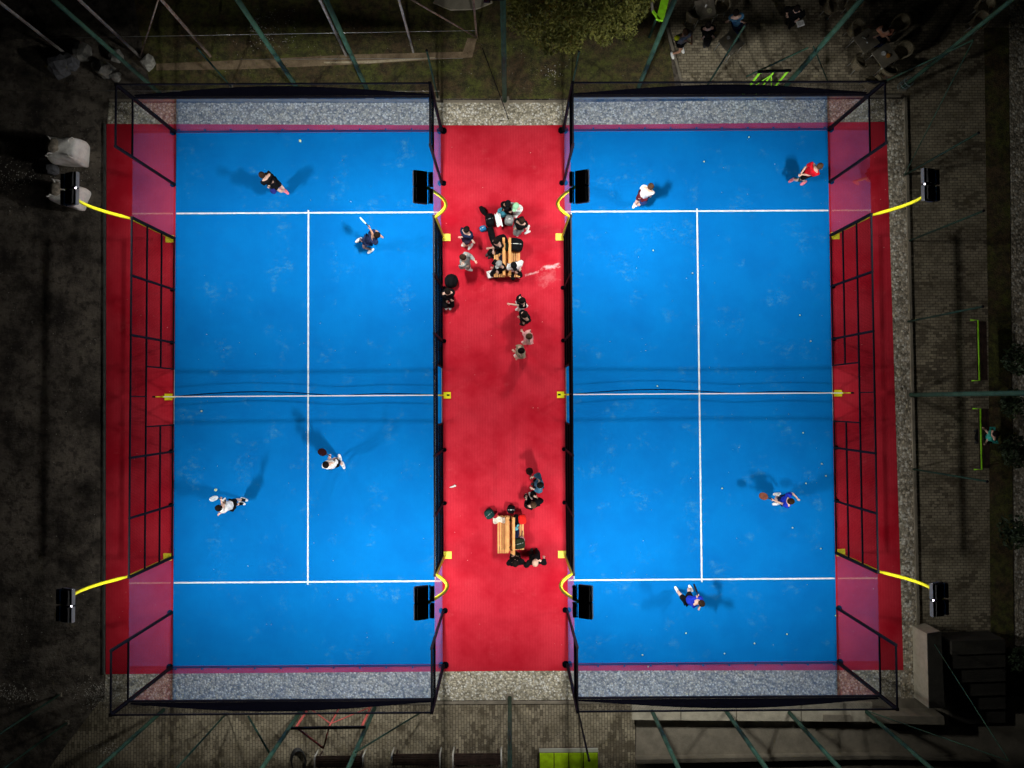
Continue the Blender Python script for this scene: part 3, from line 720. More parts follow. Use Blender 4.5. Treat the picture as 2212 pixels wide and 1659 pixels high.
rock(148, 132, .60, .3, 'squarish dark block beside the largest one', 8, MATS['dark_rock'])
rock(92, 340, .32, .1, 'small round dark stone beside the open sack', 9, MATS['dark_rock'])
rock(115, 366, .40, .1, 'dark stone wedged between the two white sacks', 10, MATS['dark_rock'])
# scattered chips: nobody could count them
mb = MB(); rnd = random.Random(11)
def scatter(n, x0, y0, x1, y1, s0, s1, gauss=None):
    for _ in range(n):
        if gauss: x, y = rnd.gauss(gauss[0], gauss[2]), rnd.gauss(gauss[1], gauss[3])
        else: x, y = rnd.uniform(x0, x1), rnd.uniform(y0, y1)
        p = at(x, y); s = rnd.uniform(s0, s1)
        mb.ell((p.x, p.y, s * .5 + .012), (s, s * rnd.uniform(.6, 1), s * .6), n=5, m=3, M=Matrix.Rotation(rnd.uniform(0, 3), 3, 'Z'))
scatter(160, 0, 200, 225, 1500, .006, .022)
scatter(420, 0, 0, 0, 0, .01, .026, (215, 1500, 22, 14)); scatter(170, 0, 0, 0, 0, .01, .026, (30, 1500, 25, 10))
scatter(90, 0, 0, 0, 0, .01, .028, (228, 1615, 22, 9)); scatter(110, 60, 340, 225, 400, .008, .024)
scatter(120, 0, 0, 0, 0, .012, .03, (20, 385, 22, 22)); scatter(130, 350, 60, 1400, 200, .008, .02)
scatter(150, 560, 1600, 1060, 1640, .008, .022); scatter(60, 540, 40, 560, 70, .01, .03); scatter(130, 540, 20, 640, 110, .012, .028)
scatter(70, 960, 1495, 1240, 1515, .01, .022); scatter(26, 0, 0, 0, 0, .015, .035, (1195, 155, 14, 14)); scatter(200, 950, 214, 1240, 230, .008, .02); scatter(160, 1370, 1636, 1960, 1650, .01, .03)
tag(mb.build('loose_chips', mat('pale_chips', (.42, .39, .33), .95, var=.3, scale=3)), 'scattered pale stone chips and crumbs on the soil', 'stones', kind='stuff')

mb = MB()
for a_ in range(260):
    x, y = rnd.uniform(240, 1935), rnd.uniform(300, 1430)
    p = at(x, y); s_0 = rnd.uniform(.006, .016)
    mb.ell((p.x, p.y, .034), (s_0, s_0 * rnd.uniform(.5, 1), s_0 * .5), n=5, m=3, M=Matrix.Rotation(rnd.uniform(0, 3), 3, 'Z'))
tag(mb.build('dry_crumbs', mat('dry_crumb', (.55, .52, .42), .95, var=.4, scale=1)), 'tiny pale crumbs and dry leaf bits strewn over the carpets', 'litter', kind='stuff')
# ------------------------------------------------------------------ vegetation
def leaves(mb, c, r, n, rnd, s=(.05, .11)):
    for _ in range(n):
        while True:
            v = Vector((rnd.uniform(-1, 1), rnd.uniform(-1, 1), rnd.uniform(-1, 1)))
            if .25 < v.length < 1: break
        v = v.normalized() * (v.length ** .5)
        p = Vector(c) + Vector((v.x * r[0], v.y * r[1], v.z * r[2])); k = rnd.uniform(*s)
        M = Euler((rnd.uniform(-.9, .9), rnd.uniform(-.9, .9), rnd.uniform(0, 6.28))).to_matrix()
        mb.add([p + M @ Vector(q) for q in ((-k, 0, 0), (0, -k * .45, .01), (k, 0, 0), (0, k * .45, .01))], [(0, 1, 2, 3)])
def tree(base, crown, label, name='tree', m=M_LEAF, cat='tree', group=None, seed=1, s=(.05, .11), trunk=.12):
    """crown: list of (px, py, z, radius m, leaves)"""
    rnd = random.Random(seed); b = at(*base); e = empty(name, (b.x, b.y, 0)); mb = MB(); tk = MB()
    zc = sum(c[2] for c in crown) / len(crown)
    fork = Vector((0, 0, zc * .5)); tk.tube([(0, 0, 0), (.03, .02, zc * .25), fork], [trunk, trunk * .8, trunk * .6], 8)
    for (x, y, z, r, n) in crown:
        c = at(x, y, z) - b; c = Vector((c.x, c.y, z))
        tk.tube([fork, fork.lerp(c, .5) + Vector((rnd.uniform(-.1, .1), rnd.uniform(-.1, .1), .1)), c], [trunk * .45, trunk * .25, trunk * .08], 5)
        leaves(mb, c, (r, r, r * .8), n, rnd, s)
    mb.build('crown', m, e); tk.build('trunk', M_BARK, e)
    return tag(e, label, cat, group)
rnd = random.Random(4); cr = []
for x, y, r in ((1125, 40, .55), (1150, 20, .8), (1175, 55, .7), (1205, 25, .8), (1215, 75, .55), (1240, 40, .7), (1190, 95, .35), (1270, 20, .8), (1300, 45, .65), (1335, 30, .75),
                (1352, 62, .4), (1370, 20, .5), (1388, -8, .5), (1110, 10, .4), (1160, -20, 1.0), (1240, -25, 1.0), (1330, -25, 1.0), (1236, 88, .4), (1228, 60, .5), (1232, 100, .25), (1305, 80, .3)):
    cr.append((x, y, rnd.uniform(2.6, 4.4), r, int(800 * r ** 2) + 120))
tree((1235, 30), cr, 'bushy olive green tree beyond the far end of the red lane', seed=2, trunk=.16, s=(.035, .085))
for i, (x, y, lb) in enumerate(((2200, 775, 'by the upper lime bench'), (2185, 868, 'between the two lime benches'), (2195, 975, 'beyond the person in teal'), (2190, 1150, 'low over the gravel path'), (2200, 1420, 'near the stairs'))):
    tree((x + 4, y), [(x + rnd.uniform(-8, 8), y + rnd.uniform(-14, 14), rnd.uniform(.5, 1.2), rnd.uniform(.3, .55), 130) for _ in range(4)],
         'dark shrub on the outer gravel path, ' + lb, 'shrub', M_LEAFD, 'shrub', 'dark shrubs on the outer gravel', seed=20 + i, trunk=.03)
# grass blades
mb = MB(); rnd = random.Random(9)
for _ in range(9000):
    p = at(rnd.uniform(340, 1440), rnd.uniform(-5, 206)); h = rnd.uniform(.03, .08); q = rnd.uniform(0, 6.28); d = Vector((math.cos(q), math.sin(q), 0)) * .012
    l = Vector((rnd.uniform(-.05, .05), rnd.uniform(-.05, .05), h))
    mb.add([p + d, p - d, p + l], [(0, 1, 2)])
tag(mb.build('grass', mat('grass_blade', (.06, .075, .015), .9, scale=1, col2=(.17, .15, .05), thr=(.35, .65))), 'thin worn grass behind the courts', 'grass', kind='stuff')

# ------------------------------------------------------------------ people
def skinned(name, verts, edges, m, parent, root=0, sub=1):
    me = bpy.data.meshes.new('tmp'); me.from_pydata([tuple(v[0]) for v in verts], edges, [])
    o = bpy.data.objects.new('tmp', me); C.objects.link(o)
    sk = o.modifiers.new('k', 'SKIN'); sk.branch_smoothing = .3
    sb = o.modifiers.new('s', 'SUBSURF'); sb.levels = sub; sb.render_levels = sub
    if not me.skin_vertices:
        bm = bmesh.new(); bm.from_mesh(me); bm.verts.layers.skin.verify(); bm.to_mesh(me); bm.free()
    for i, sv in enumerate(me.skin_vertices[0].data):
        r = verts[i][1]; sv.radius = r if isinstance(r, tuple) else (r, r); sv.use_root = (i == root)
    dg = bpy.context.evaluated_depsgraph_get(); dg.update()
    nm = bpy.data.meshes.new_from_object(o.evaluated_get(dg)); nm.name = name
    bpy.data.objects.remove(o); bpy.data.meshes.remove(me)
    nm.materials.clear(); nm.materials.append(m)
    for p in nm.polygons: p.use_smooth = True
    q = bpy.data.objects.new(name, nm); C.objects.link(q); q.parent = parent
    return q
def ik(a, b, l1, l2, pole):
    d = b - a; L = min(d.length, (l1 + l2) * .995); u = d.normalized(); b = a + u * L
    x = (l1 ** 2 - l2 ** 2 + L ** 2) / (2 * L) if L > 1e-4 else 0; h = math.sqrt(max(0, l1 ** 2 - x ** 2))
    p = (pole - u * pole.dot(u)); p = p.normalized() if p.length > 1e-4 else Vector((0, 0, 1))
    return a + u * x + p * h, b
SKIN_M = mat('skin', (.68, .43, .33), .6, var=.06); SKIN_D = mat('tanned_skin', (.42, .22, .14), .6, var=.06)
def cloth(name, col): return mat('cloth_' + name, col, .9, var=.2, scale=9, bump=.6, bscale=18, spec=.12)
CB = cloth('black', (.005, .005, .006)); CW = cloth('white', (.80, .80, .78)); CN = cloth('navy', (.012, .02, .06)); CR = cloth('red', (.62, .008, .02)); CBL = cloth('blue', (.012, .035, .45))
CG = cloth('grey', (.30, .31, .30)); CP = cloth('pink', (.75, .35, .34)); CT = cloth('teal', (.06, .50, .42)); CDB = cloth('slate', (.05, .14, .22)); CKH = cloth('khaki', (.32, .26, .17)); COR = cloth('coral', (.95, .42, .28))
HB = mat('dark_hair', (.010, .007, .006), .9, var=.3, spec=.08); HBR = mat('brown_hair', (.030, .016, .010), .9, var=.3, spec=.08); HBL = mat('fair_hair', (.085, .045, .025), .9, var=.3, spec=.08)
SHW = mat('white_shoe', (.82, .82, .80), .6); SHP = mat('pink_shoe', (.80, .22, .30), .6); SHB = mat('black_shoe', (.015, .015, .015), .6); SHR = mat('rust_shoe', (.42, .13, .08), .6)

def person(label, head, feet, hands, face, top=CB, bottom=CB, hair=HB, shoes=SHW, skin=SKIN_M, hz=1.62, pz=None, hip=None, longs=False, sleeves=False, cap=None, spread=.2, group=None, socks=None):
    """head/feet/hands are picture positions with heights; face is the facing direction in the picture"""
    H = at(head[0], head[1], hz); F = [at(f[0], f[1], (f[2] if len(f) > 2 else 0) + .07) for f in feet]
    fw = Vector((face[0], -face[1], 0)).normalized(); rt = Vector((fw.y, -fw.x, 0))
    mid = (F[0] + F[1]) / 2; z = pz if pz else hz - .70
    if hip: P = at(hip[0], hip[1], z)
    else: P = Vector((mid.x * .5 + H.x * .5, mid.y * .5 + H.y * .5, z))
    for _ in range(40):                                     # bring the pelvis within reach of both feet
        if max((P - f).length for f in F) < .86: break
        P += ((mid - P).normalized()) * .02
    u = (H - P).normalized(); H = P + u * .70
    e = empty('person', (mid.x, mid.y, 0)); O = Vector((mid.x, mid.y, 0))
    P = P - O; H = H - O; F = [f - O for f in F]
    chest = P + u * .36; neck = P + u * .50; rt2 = (rt - u * rt.dot(u)).normalized(); fwd = u.cross(rt2) * -1
    if fwd.dot(fw) < 0: fwd = -fwd
    V = []; E = []
    def av(p, r, par=None):
        V.append((Vector(p), r)); 
        if par is not None: E.append((par, len(V) - 1))
        return len(V) - 1
    pv = av(P, (.13, .105)); sp = av(P + u * .18, (.125, .10), pv); ch = av(chest, (.15, .115), sp); nb = av(neck, .075, ch); nk = av(neck + u * .07, .055, nb)
    hb = av(H - u * .06, .078, nk); hc = av(H + u * .03, .092, hb); ht = av(H + u * .10, .06, hc)
    av(H + fwd * .125 - u * .01, .014, hc)                   # nose
    arms = []; legs = []
    for i, s in enumerate((-1, 1)):
        sh = neck - u * .045 + rt2 * (s * .185); si = av(sh, .062, ch if False else nb)
        hd = hands[i] if hands and hands[i] else None
        if hd is None: T = sh - u * .5 + fwd * .15 + rt2 * s * .08
        else: T = at(hd[0], hd[1], hd[2]) - O
        el, wr = ik(sh, T, .28, .25, (-fwd * .6 - u * .5 + rt2 * s * .6))
        ei = av(el, .047, si); wi = av(wr, .032, ei)
        d = (wr - el).normalized(); side = d.cross(Vector((0, 0, 1))); side = side.normalized() if side.length > .1 else rt2
        nrm = side.cross(d).normalized()
        pm = av(wr + d * .055, (.034, .018), wi)
        for k, (o_, ln) in enumerate(((-.027, .058), (-.009, .068), (.009, .064), (.027, .05))):
            b0 = wr + d * .085 + side * o_; f1 = av(b0, .009, pm); av(b0 + d * ln * .55 - nrm * .012, .0085, f1); av(b0 + d * ln * .9 - nrm * .034, .007, len(V) - 1)
        t1 = av(wr + d * .04 + side * .04 * s, .010, pm); av(wr + d * .075 + side * .062 * s - nrm * .012, .009, t1)
        arms.append((sh, el, wr, d))
        hp = P - u * .03 + rt * (s * .095); hi = av(hp, .088, pv)
        kn, an = ik(hp, F[i], .43, .42, fw * 1.0 + rt * s * .15)
        ki = av(kn, .058, hi); ca = av(kn.lerp(an, .3), .055, ki); ai = av(an, .038, ca)
        av(an + fw * .12 - Vector((0, 0, .035)), .034, ai)
        legs.append((hp, kn, an))
    skinned('body', V, E, skin, e, 0, 1)
    # shirt
    V = []; E = []
    q = av(P - u * .05, (.20, .18)); q2 = av(P + u * .16, (.20, .175), q); c_ = av(chest, (.235, .19), q2); n_ = av(neck - u * .02, .125, c_)
    for i, (sh, el, wr, d) in enumerate(arms):
        a_ = av(sh + rt2 * ((-1, 1)[i] * .015), .122, n_); b_ = av(el if sleeves else sh.lerp(el, .8), .088, a_)
        if sleeves: av(el.lerp(wr, .92), .062, b_)
    skinned('jacket' if sleeves else 'shirt', V, E, top, e, 0, 1)
    V = []; E = []
    q = av(P + u * .02, (.165, .145))
    for i, (hp, kn, an) in enumerate(legs):
        a_ = av(hp, .125, q); b_ = av(kn if longs else hp.lerp(kn, .68), .11 if not longs else .10, a_)
        if longs: av(kn.lerp(an, .9), .078, b_)
    skinned('trousers' if longs else 'shorts', V, E, bottom, e, 0, 1)
    for hp, kn, an in legs:
        g = Vector((fw.x, fw.y, 0)); M = Matrix(((g.x, -g.y, 0), (g.y, g.x, 0), (0, 0, 1)))
        sh_ = MB(); sh_.ell(an + fw * .055 + Vector((0, 0, -.025)), (.155, .060, .050), M=M, n=12, m=8, e=.8).ell(an + Vector((0, 0, .02)), (.05, .045, .05), M=M, n=10, m=6)
        sh_.build('shoe', shoes, e)
        if socks: MB().tube([an + Vector((0, 0, .02)), an.lerp(kn, .5)], [.046, .06], 8).build('sock', socks, e)
    M = Matrix((rt2, fwd, u)).transposed()
    hr = MB(); hr.ell(H + u * .035 - fwd * .016, (.115, .132, .118), M=M, n=14, m=10)
    if cap:
        hr.build('hair', hair, e); cp = MB(); cp.ell(H + u * .055 - fwd * .012, (.116, .134, .105), M=M, n=14, m=10).ell(H + u * .06 + fwd * .13, (.075, .075, .012), M=M, n=12, m=6); cp.build('cap', cap, e)
    else: hr.build('hair', hair, e)
    fc = MB()
    for s in (-1, 1):
        fc.ell(H + fwd * .096 + rt2 * s * .033 + u * .012, (.012, .006, .008), M=M, n=8, m=5)
    fc.ell(H + fwd * .094 - u * .055, (.024, .006, .006), M=M, n=8, m=4); fc.build('face', mat('dark_feature', (.05, .02, .02), .6), e)
    for s in (-1, 1): MB().ell(H + rt2 * s * .096 - u * .0, (.012, .026, .034), M=M, n=8, m=6).build('ear', skin, e)
    tag(e, label, 'person', group)
    return e, [O + a[2] + a[3] * .09 for a in arms], [a[3] for a in arms], O
def racket(p, d, label, cols=(.02, .02, .025), seed=0, nrm=None):
    """padel racket held at p pointing along d"""
    d = Vector(d).normalized(); n = nrm or Vector((0, 0, 1)); n = (n - d * n.dot(d)).normalized(); s = d.cross(n)
    M = Matrix((s, d, n)).transposed(); e = empty('padel_racket', tuple(p))
    poly = []
    for i in range(20):
        t = 6.2832 * i / 20; poly.append((.13 * math.cos(t), .33 + .145 * math.sin(t) - .03 * (math.sin(t) < -.3)))
    h = MB(); h.prism(poly, -.019, .019); h.v = [M @ v for v in h.v]; h.build('racket_head', cloth('r%d' % seed, cols), e)
    g = MB(); g.tube([(-.0, -.06, 0), (0, .09, 0)], .017, 8).tube([(0, .09, 0), (-.07, .21, 0)], .012, 6).tube([(0, .09, 0), (.07, .21, 0)], .012, 6); g.v = [M @ v for v in g.v]; g.build('grip', SHB, e)
    return tag(e, label, 'racket')
GP = 'players on the two courts'
# first court
e, h, d, O = person('player in black shirt and shorts, crouched near the far glass of the first court', (567, 379), ((608, 407), (615, 411)), ((581, 398, 1.0), (584, 394, 1.05)), (.75, .75), CB, CB, HBR, SHP, hz=1.50, group=GP)
racket(h[0], at(591, 411, .7) - h[0], 'navy racket held low by the player in black', (.02, .03, .2), 1)
e, h, d, O = person('player in dark top lunging with one arm stretched up by the service line', (811, 510), ((776, 516), (803, 540)), ((795, 484, 1.5), (822, 508, 1.0)), (-.7, .5), CN, CN, HB, SHW, SKIN_D, hz=1.25, pz=.75, hip=(795, 520), longs=False, sleeves=False, group=GP)
racket(h[0], at(778, 470, 1.7) - h[0], 'pale blue racket at the end of the stretched up arm', (.45, .65, .7), 2, nrm=Vector((1, .6, 0)))
e, h, d, O = person('player in white shirt and black shorts swinging overhead on the soil side', (472, 1097), ((525, 1088), (530, 1080)), ((478, 1069, 1.75), (477, 1108, 1.3)), (-.9, -.35), CW, CB, HB, SHW, hz=1.6, group=GP, socks=CB)
racket(h[0], at(464, 1077, 1.9) - h[0], 'white racket raised by the player with dark hair in white shirt', (.6, .68, .7), 3, nrm=Vector((1, -1, .15)))
e, h, d, O = person('player in white shirt holding a dark racket near the centre line of the first court', (704, 1003), ((735, 992), (742, 1008)), ((713, 988, 1.3), (716, 992, 1.2)), (-.3, -.95), CW, CB, HB, SHW, hz=1.58, group=GP, socks=CW)
racket(h[0], at(703, 980, 1.45) - h[0], 'dark red faced racket held up by the player near the centre line', (.018, .003, .005), 4)
# second court
e, h, d, O = person('player in loose white shirt reaching forward near the far service line of the second court', (1405, 404), ((1372, 440), (1378, 436)), ((1383, 426, .8), (1402, 420, .9)), (-.45, .9), CW, cloth('maroon', (.10, .012, .02)), HBL, SHW, hz=1.5, group=GP)
racket(h[1], at(1391, 434, .7) - h[1], 'navy racket held low by the player in loose white shirt', (.01, .03, .12), 5)
e, h, d, O = person('player in red shirt with pink shoes by the far glass corner of the second court', (1769, 360), ((1714, 387), (1739, 393)), ((1734, 377, .95), (1731, 374, .95)), (-.85, .55), CR, CB, HBL, SHP, hz=1.5, pz=.82, hip=(1743, 373), group=GP)
racket(h[0], at(1728, 386, .6) - h[0], 'dark racket pointing down between pink shoes', (.012, .05, .05), 6)
e, h, d, O = person('player in blue shirt with rust coloured racket near the net side of the second court', (1707, 1083), ((1682, 1067), (1680, 1088)), ((1670, 1080, .95), (1722, 1076, 1.1)), (-.9, .1), CBL, CN, HBR, SHW, hz=1.5, group=GP, socks=CW)
racket(h[0], at(1652, 1073, .9) - h[0], 'rust red racket reaching out from the player in blue', (.17, .055, .035), 7)
e, h, d, O = person('player in blue shirt and black shorts with long white socks', (1513, 1302), ((1464, 1277), (1494, 1274)), ((1506, 1290, 1.2), (1512, 1310, 1.0)), (-.5, -.85), CBL, CB, HBR, SHW, hz=1.4, pz=.78, hip=(1487, 1296), group=GP, socks=CW)
racket(h[0], at(1504, 1276, 1.3) - h[0], 'thin black racket held edge-on by the player in white socks', (.01, .01, .012), 8, nrm=Vector((1, .3, 0)))
# red lane
GS = 'people waiting on the red lane'
person('person in navy jacket with a white stripe, bending beside the bag crowd', (1007, 497), ((1004, 523), (1018, 530)), ((998, 512, 1.0), (1021, 520, 1.0)), (-.6, .8), CN, cloth('dark', (.03, .02, .04)), HB, SHW, hz=1.45, longs=False, sleeves=True, group=GS, cap=None)
person('person in grey sweater pointing towards the crowded bench', (1001, 556), ((1010, 581), (1006, 575)), ((1025, 563, 1.25), (1008, 575, 1.0)), (.9, .25), CG, CG, HBR, SHW, hz=1.62, longs=True, sleeves=True, group=GS)
person('person in black with white shoes sitting against the lane fence', (967, 630), ((963, 658), (971, 658)), ((966, 650, .5), (974, 647, .5)), (.1, 1), CB, CB, HB, SHW, hz=1.15, pz=.42, hip=(968, 638), longs=True, sleeves=True, group=GS)
person('person in black vest over white sleeves, reaching one hand out', (1127, 650), ((1123, 664), (1130, 664)), ((1103, 657, 1.2), (1121, 665, 1.1)), (-.8, .5), CB, CW, HB, SHW, hz=1.6, longs=True, sleeves=False, group=GS)
person('person in all black standing behind the vest wearer', (1133, 681), ((1132, 695), (1138, 694)), ((1126, 686, 1.1), (1132, 692, 1.1)), (-.8, .5), CB, CB, HB, SHB, hz=1.58, longs=True, sleeves=True, group=GS)
person('person in pale pink top with fair hair', (1142, 727), ((1138, 738), (1144, 738)), ((1128, 715, 1.1), (1134, 738, 1.1)), (-1, .1), CP, CP, HBL, SHW, hz=1.6, longs=True, sleeves=True, group=GS)
person('person in khaki top with dark hair, last of the standing four', (1125, 758), ((1121, 766), (1127, 768)), ((1113, 760, 1.1), (1118, 770, 1.1)), (-1, .2), CKH, CP, HB, SHW, hz=1.55, longs=False, sleeves=True, group=GS)
e, h, d, O = person('person in slate blue top turning beside the quieter bench', (1166, 1048), ((1158, 1044), (1164, 1037)), ((1152, 1056, 1.2), (1152, 1030, 1.1)), (-.8, .2), CDB, CB, HB, SHB, hz=1.6, longs=True, sleeves=True, group=GS)
racket(h[1], at(1146, 1027, 1.0) - h[1], 'dark racket held by the person in slate blue', (.03, .005, .005), 9)
person('person in black seated by the person in slate blue', (1152, 1090), ((1140, 1077), (1148, 1074)), ((1137, 1078, .6), (1160, 1075, .7)), (-.4, -.9), CB, CB, HBL, SHW, hz=1.12, pz=.42, hip=(1153, 1088), longs=True, sleeves=True, group=GS)
person('person in black standing at the end of the quieter bench', (1113, 1216), ((1110, 1203), (1117, 1203)), ((1106, 1206, 1.0), (1120, 1206, 1.0)), (-.1, -1), CB, CB, HB, SHB, hz=1.58, longs=True, sleeves=True, group=GS)
person('person in black with bald pinkish head and elbows spread wide', (1156, 1215), ((1149, 1196), (1160, 1196)), ((1132, 1213, 1.05), (1175, 1206, 1.05)), (-.1, -1), CB, CB, mat('bald_skin', (.60, .38, .28), .5), SHB, hz=1.6, longs=True, sleeves=True, group=GS)
GC = 'people among the bags and benches'
person('person in black cap behind the blue backpack', (1097, 441), ((1096, 458), (1101, 458)), ((1090, 452, 1.0), (1102, 453, 1.0)), (-.2, 1), CB, CB, HB, SHB, SKIN_D, hz=1.62, longs=True, sleeves=True, cap=CB, group=GC)
person('person in mint cap and white shirt', (1114, 446), ((1112, 460), (1118, 460)), ((1106, 456, 1.0), (1120, 456, 1.0)), (-.4, .9), CW, CG, HB, SHW, hz=1.62, longs=True, sleeves=True, cap=mat('cloth_mint', (.30, .62, .36), .8), group=GC)
person('person in black sitting forward on the crowded bench with one pale arm out', (1072, 522), ((1056, 545), (1062, 549)), ((1050, 537, .6), (1066, 541, .6)), (-.6, .8), CB, CB, HB, SHB, hz=1.15, pz=.48, hip=(1078, 533), longs=True, sleeves=False, group=GC)
person('seated person in grey hood and black at the near end of the crowded bench', (1078, 571), ((1064, 585), (1072, 590)), ((1065, 578, .6), (1074, 583, .6)), (-.5, .8), CB, CB, HB, SHB, hz=1.15, pz=.48, hip=(1081, 578), longs=True, sleeves=True, cap=CG, group=GC)
person('seated person in black cap and striped sleeves at the near end of the crowded bench', (1110, 574), ((1118, 590), (1108, 592)), ((1124, 578, .75), (1112, 586, .6)), (.3, .9), CW, CB, HB, SHW, hz=1.15, pz=.48, hip=(1109, 577), longs=True, sleeves=True, cap=CB, group=GC)
person('standing person in grey trousers beside the black bag with white straps', (1127, 478), ((1114, 497), (1120, 500)), ((1117, 492, .9), (1135, 492, .9)), (-.3, 1), CB, CG, HBR, SHW, hz=1.5, longs=True, sleeves=True, group=GC)
# terrace
GT = 'people on the paved terrace'
pe, h_, d_, O_ = person('person with a yellow shoulder patch and white shoes at the terrace edge', (1480, 72), ((1452, 116), (1474, 104)), ((1494, 86, 1.0), (1490, 92, 1.0)), (.3, 1), cloth('patchy_grey', (.25, .24, .28)), CB, HBR, SHW, SKIN_D, hz=1.45, pz=.8, hip=(1470, 88), group=GT)
MB().ell(at(1462, 82, 1.3) - pe.location, (.10, .09, .10), n=10, m=8).build('yellow_patch', mat('cloth_hi_vis', (.85, .9, .02), .8), pe)
person('person in black leaning over by the first terrace table', (1530, 55), ((1522, 92), (1530, 90)), ((1520, 80, .9), (1540, 78, .9)), (0, 1), CB, CB, HB, SHB, hz=1.5, longs=True, sleeves=True, group=GT)
person('person in blue shirt beside the tilted terrace table', (1590, 28), ((1588, 72), (1596, 70)), ((1575, 44, 1.0), (1606, 48, 1.0)), (0, 1), cloth('denim', (.06, .17, .30)), CN, HB, SHB, hz=1.5, longs=True, group=GT)
person('person in black carrying a small white box on the terrace', (1722, 18), ((1708, 52), (1702, 42)), ((1724, 42, 1.1), (1700, 30, 1.1)), (-.3, 1), CB, CB, HB, SHB, hz=1.62, longs=True, sleeves=True, group=GT)
person('seated person in coral top among the rattan chairs', (1912, 62), ((1893, 92), (1902, 96)), ((1893, 78, .75), (1918, 82, .75)), (-.3, 1), COR, CN, HB, SHB, hz=1.15, pz=.5, hip=(1908, 72), longs=True, group=GT)
person('person in teal shirt sitting behind the lower lime bench', (2152, 937), ((2116, 930), (2118, 955)), ((2128, 928, .6), (2130, 956, .6)), (-1, .1), CT, CB, HB, SHB, hz=1.2, pz=.5, hip=(2138, 945), longs=True, group=GT)
p = at(1729, 51, 1.1); tag(MB().box((0, 0, 0), (.26, .2, .05), rz=.3).box((0, 0, .03), (.24, .18, .015), rz=.3).build('white_box', CW, loc=p), 'small white box in the hands of the person in black', 'box')

# ------------------------------------------------------------------ bags and belongings
def bag(px, py, z, dims, rot, m, label, stripe=None, name='backpack', cat='backpack', group='bags around the benches', seed=0, pocket=True, e_=.62):
    p = at(px, py, z + dims[2] * .5); e = empty(name, (p.x, p.y, z), R(rot)); rnd = random.Random(seed + 50)
    MB().ell((0, 0, dims[2] / 2), (dims[0] / 2, dims[1] / 2, dims[2] / 2), n=16, m=10, e=e_, jit=.02, rnd=rnd).build('bag_body', m, e)
    if pocket: MB().ell((0, -dims[1] * .25, dims[2] * .62), (dims[0] * .34, dims[1] * .22, dims[2] * .42), n=12, m=8, e=.6).build('pocket', m, e)
    h = dims[2]
    for s in (-1, 1):
        x = s * dims[0] * .22
        MB().tube([(x, dims[1] * .42, h * .6), (x, dims[1] * .3, h + .02), (x, 0, h + .025), (x * .8, -dims[1] * .3, h * .97)], .016, 5).build('strap', m, e)
    if stripe:
        MB().tube([(-dims[0] * .36, -.02, h * .93), (0, .01, h + .012), (dims[0] * .36, .03, h * .93)], .014, 5).tube([(-dims[0] * .3, -dims[1] * .28, h * .86), (0, -dims[1] * .3, h * .93), (dims[0] * .34, -dims[1] * .22, h * .88)], .010, 5).build('stripe', stripe, e)
    return tag(e, label, cat, group)
Z = .025
bag(1114, 529, .47, (.56, .50, .34), -10, CB, 'large black backpack with two pale stripes on the bench', CW, seed=1)
bag(1058, 476, Z, (.34, .5, .42), 5, CB, 'tall black bag with a pale logo stripe, soil side of the bag crowd', CG, seed=2)
bag(1044, 456, Z, (.2, .46, .3), 35, CB, 'pointed black racket bag sticking out of the bag crowd', None, 'racket_bag', 'racket bag', seed=3, pocket=False, e_=.95)
bag(1085, 459, Z, (.34, .34, .4), 20, cloth('sky', (.08, .38, .50)), 'light blue and navy backpack in the bag crowd', CN, seed=4)
bag(1100, 476, Z, (.34, .40, .35), -12, CG, 'grey bag with a white rim in the bag crowd', CW, seed=5)
bag(1127, 473, .4, (.2, .2, .1), 10, CB, 'small black pouch with white straps held in front', CW, 'pouch', 'bag', seed=6)
bag(1043, 494, Z, (.26, .22, .25), 15, cloth('blue2', (.02, .18, .40)), 'small blue bag on the floor beside the tall black bag', CW, seed=7)
bag(1062, 506, Z, (.26, .58, .3), 12, CB, 'long black racket bag lying towards the crowded bench', None, 'racket_bag', 'racket bag', seed=8)
bag(1092, 534, .47, (.28, .32, .26), 0, cloth('olive', (.02, .03, .015)), 'dark olive bag between seated person and striped backpack', None, seed=9)
bag(1083, 519, .47, (.44, .40, .30), 20, CB, 'heap of black coats at the head of the crowded bench', None, 'coat_heap', 'clothes', seed=21, pocket=False)
bag(975, 607, Z, (.52, .54, .5), 0, CB, 'large round black bag leaning on the lane fence', None, 'round_bag', 'bag', seed=10, pocket=False, e_=.95)
bag(1057, 1110, Z, (.36, .36, .42), 30, cloth('pine', (.012, .05, .045)), 'dark green backpack with pale stripes on the floor by the towel', CG, seed=11)
bag(1104, 1100, Z, (.30, .30, .42), -15, CB, 'black bag with a white patch at the head of the quieter bench', CW, seed=12)
bag(1121, 1174, .47, (.46, .40, .25), 6, cloth('olive', (.02, .03, .015)), 'dark olive bag at the near end of the quieter bench', CG, seed=13)
bag(1128, 1122, .47, (.30, .36, .24), 10, cloth('scarlet', (.8, .02, .015)), 'bright red bag on the quieter bench', None, seed=14)
bag(1116, 1125, .47, (.2, .5, .2), 5, CB, 'long black racket bag on the quieter bench', None, 'racket_bag', 'racket bag', seed=15, pocket=False)
bag(1114, 1150, .47, (.26, .42, .18), 0, CN, 'navy jacket bundle on the quieter bench', None, 'jacket_bundle', 'clothes', seed=17, pocket=False)
p = at(1114, 1142, .75); tag(MB().ell((0, 0, 0), (.10, .07, .06), n=12, m=8).tube([(.05, .08, .02), (.1, .15, .03)], .035, 8).build('bottle', cloth('cyan', (.12, .42, .50)), loc=p), 'cyan bottle in a pouch on the navy bundle', 'bottle')
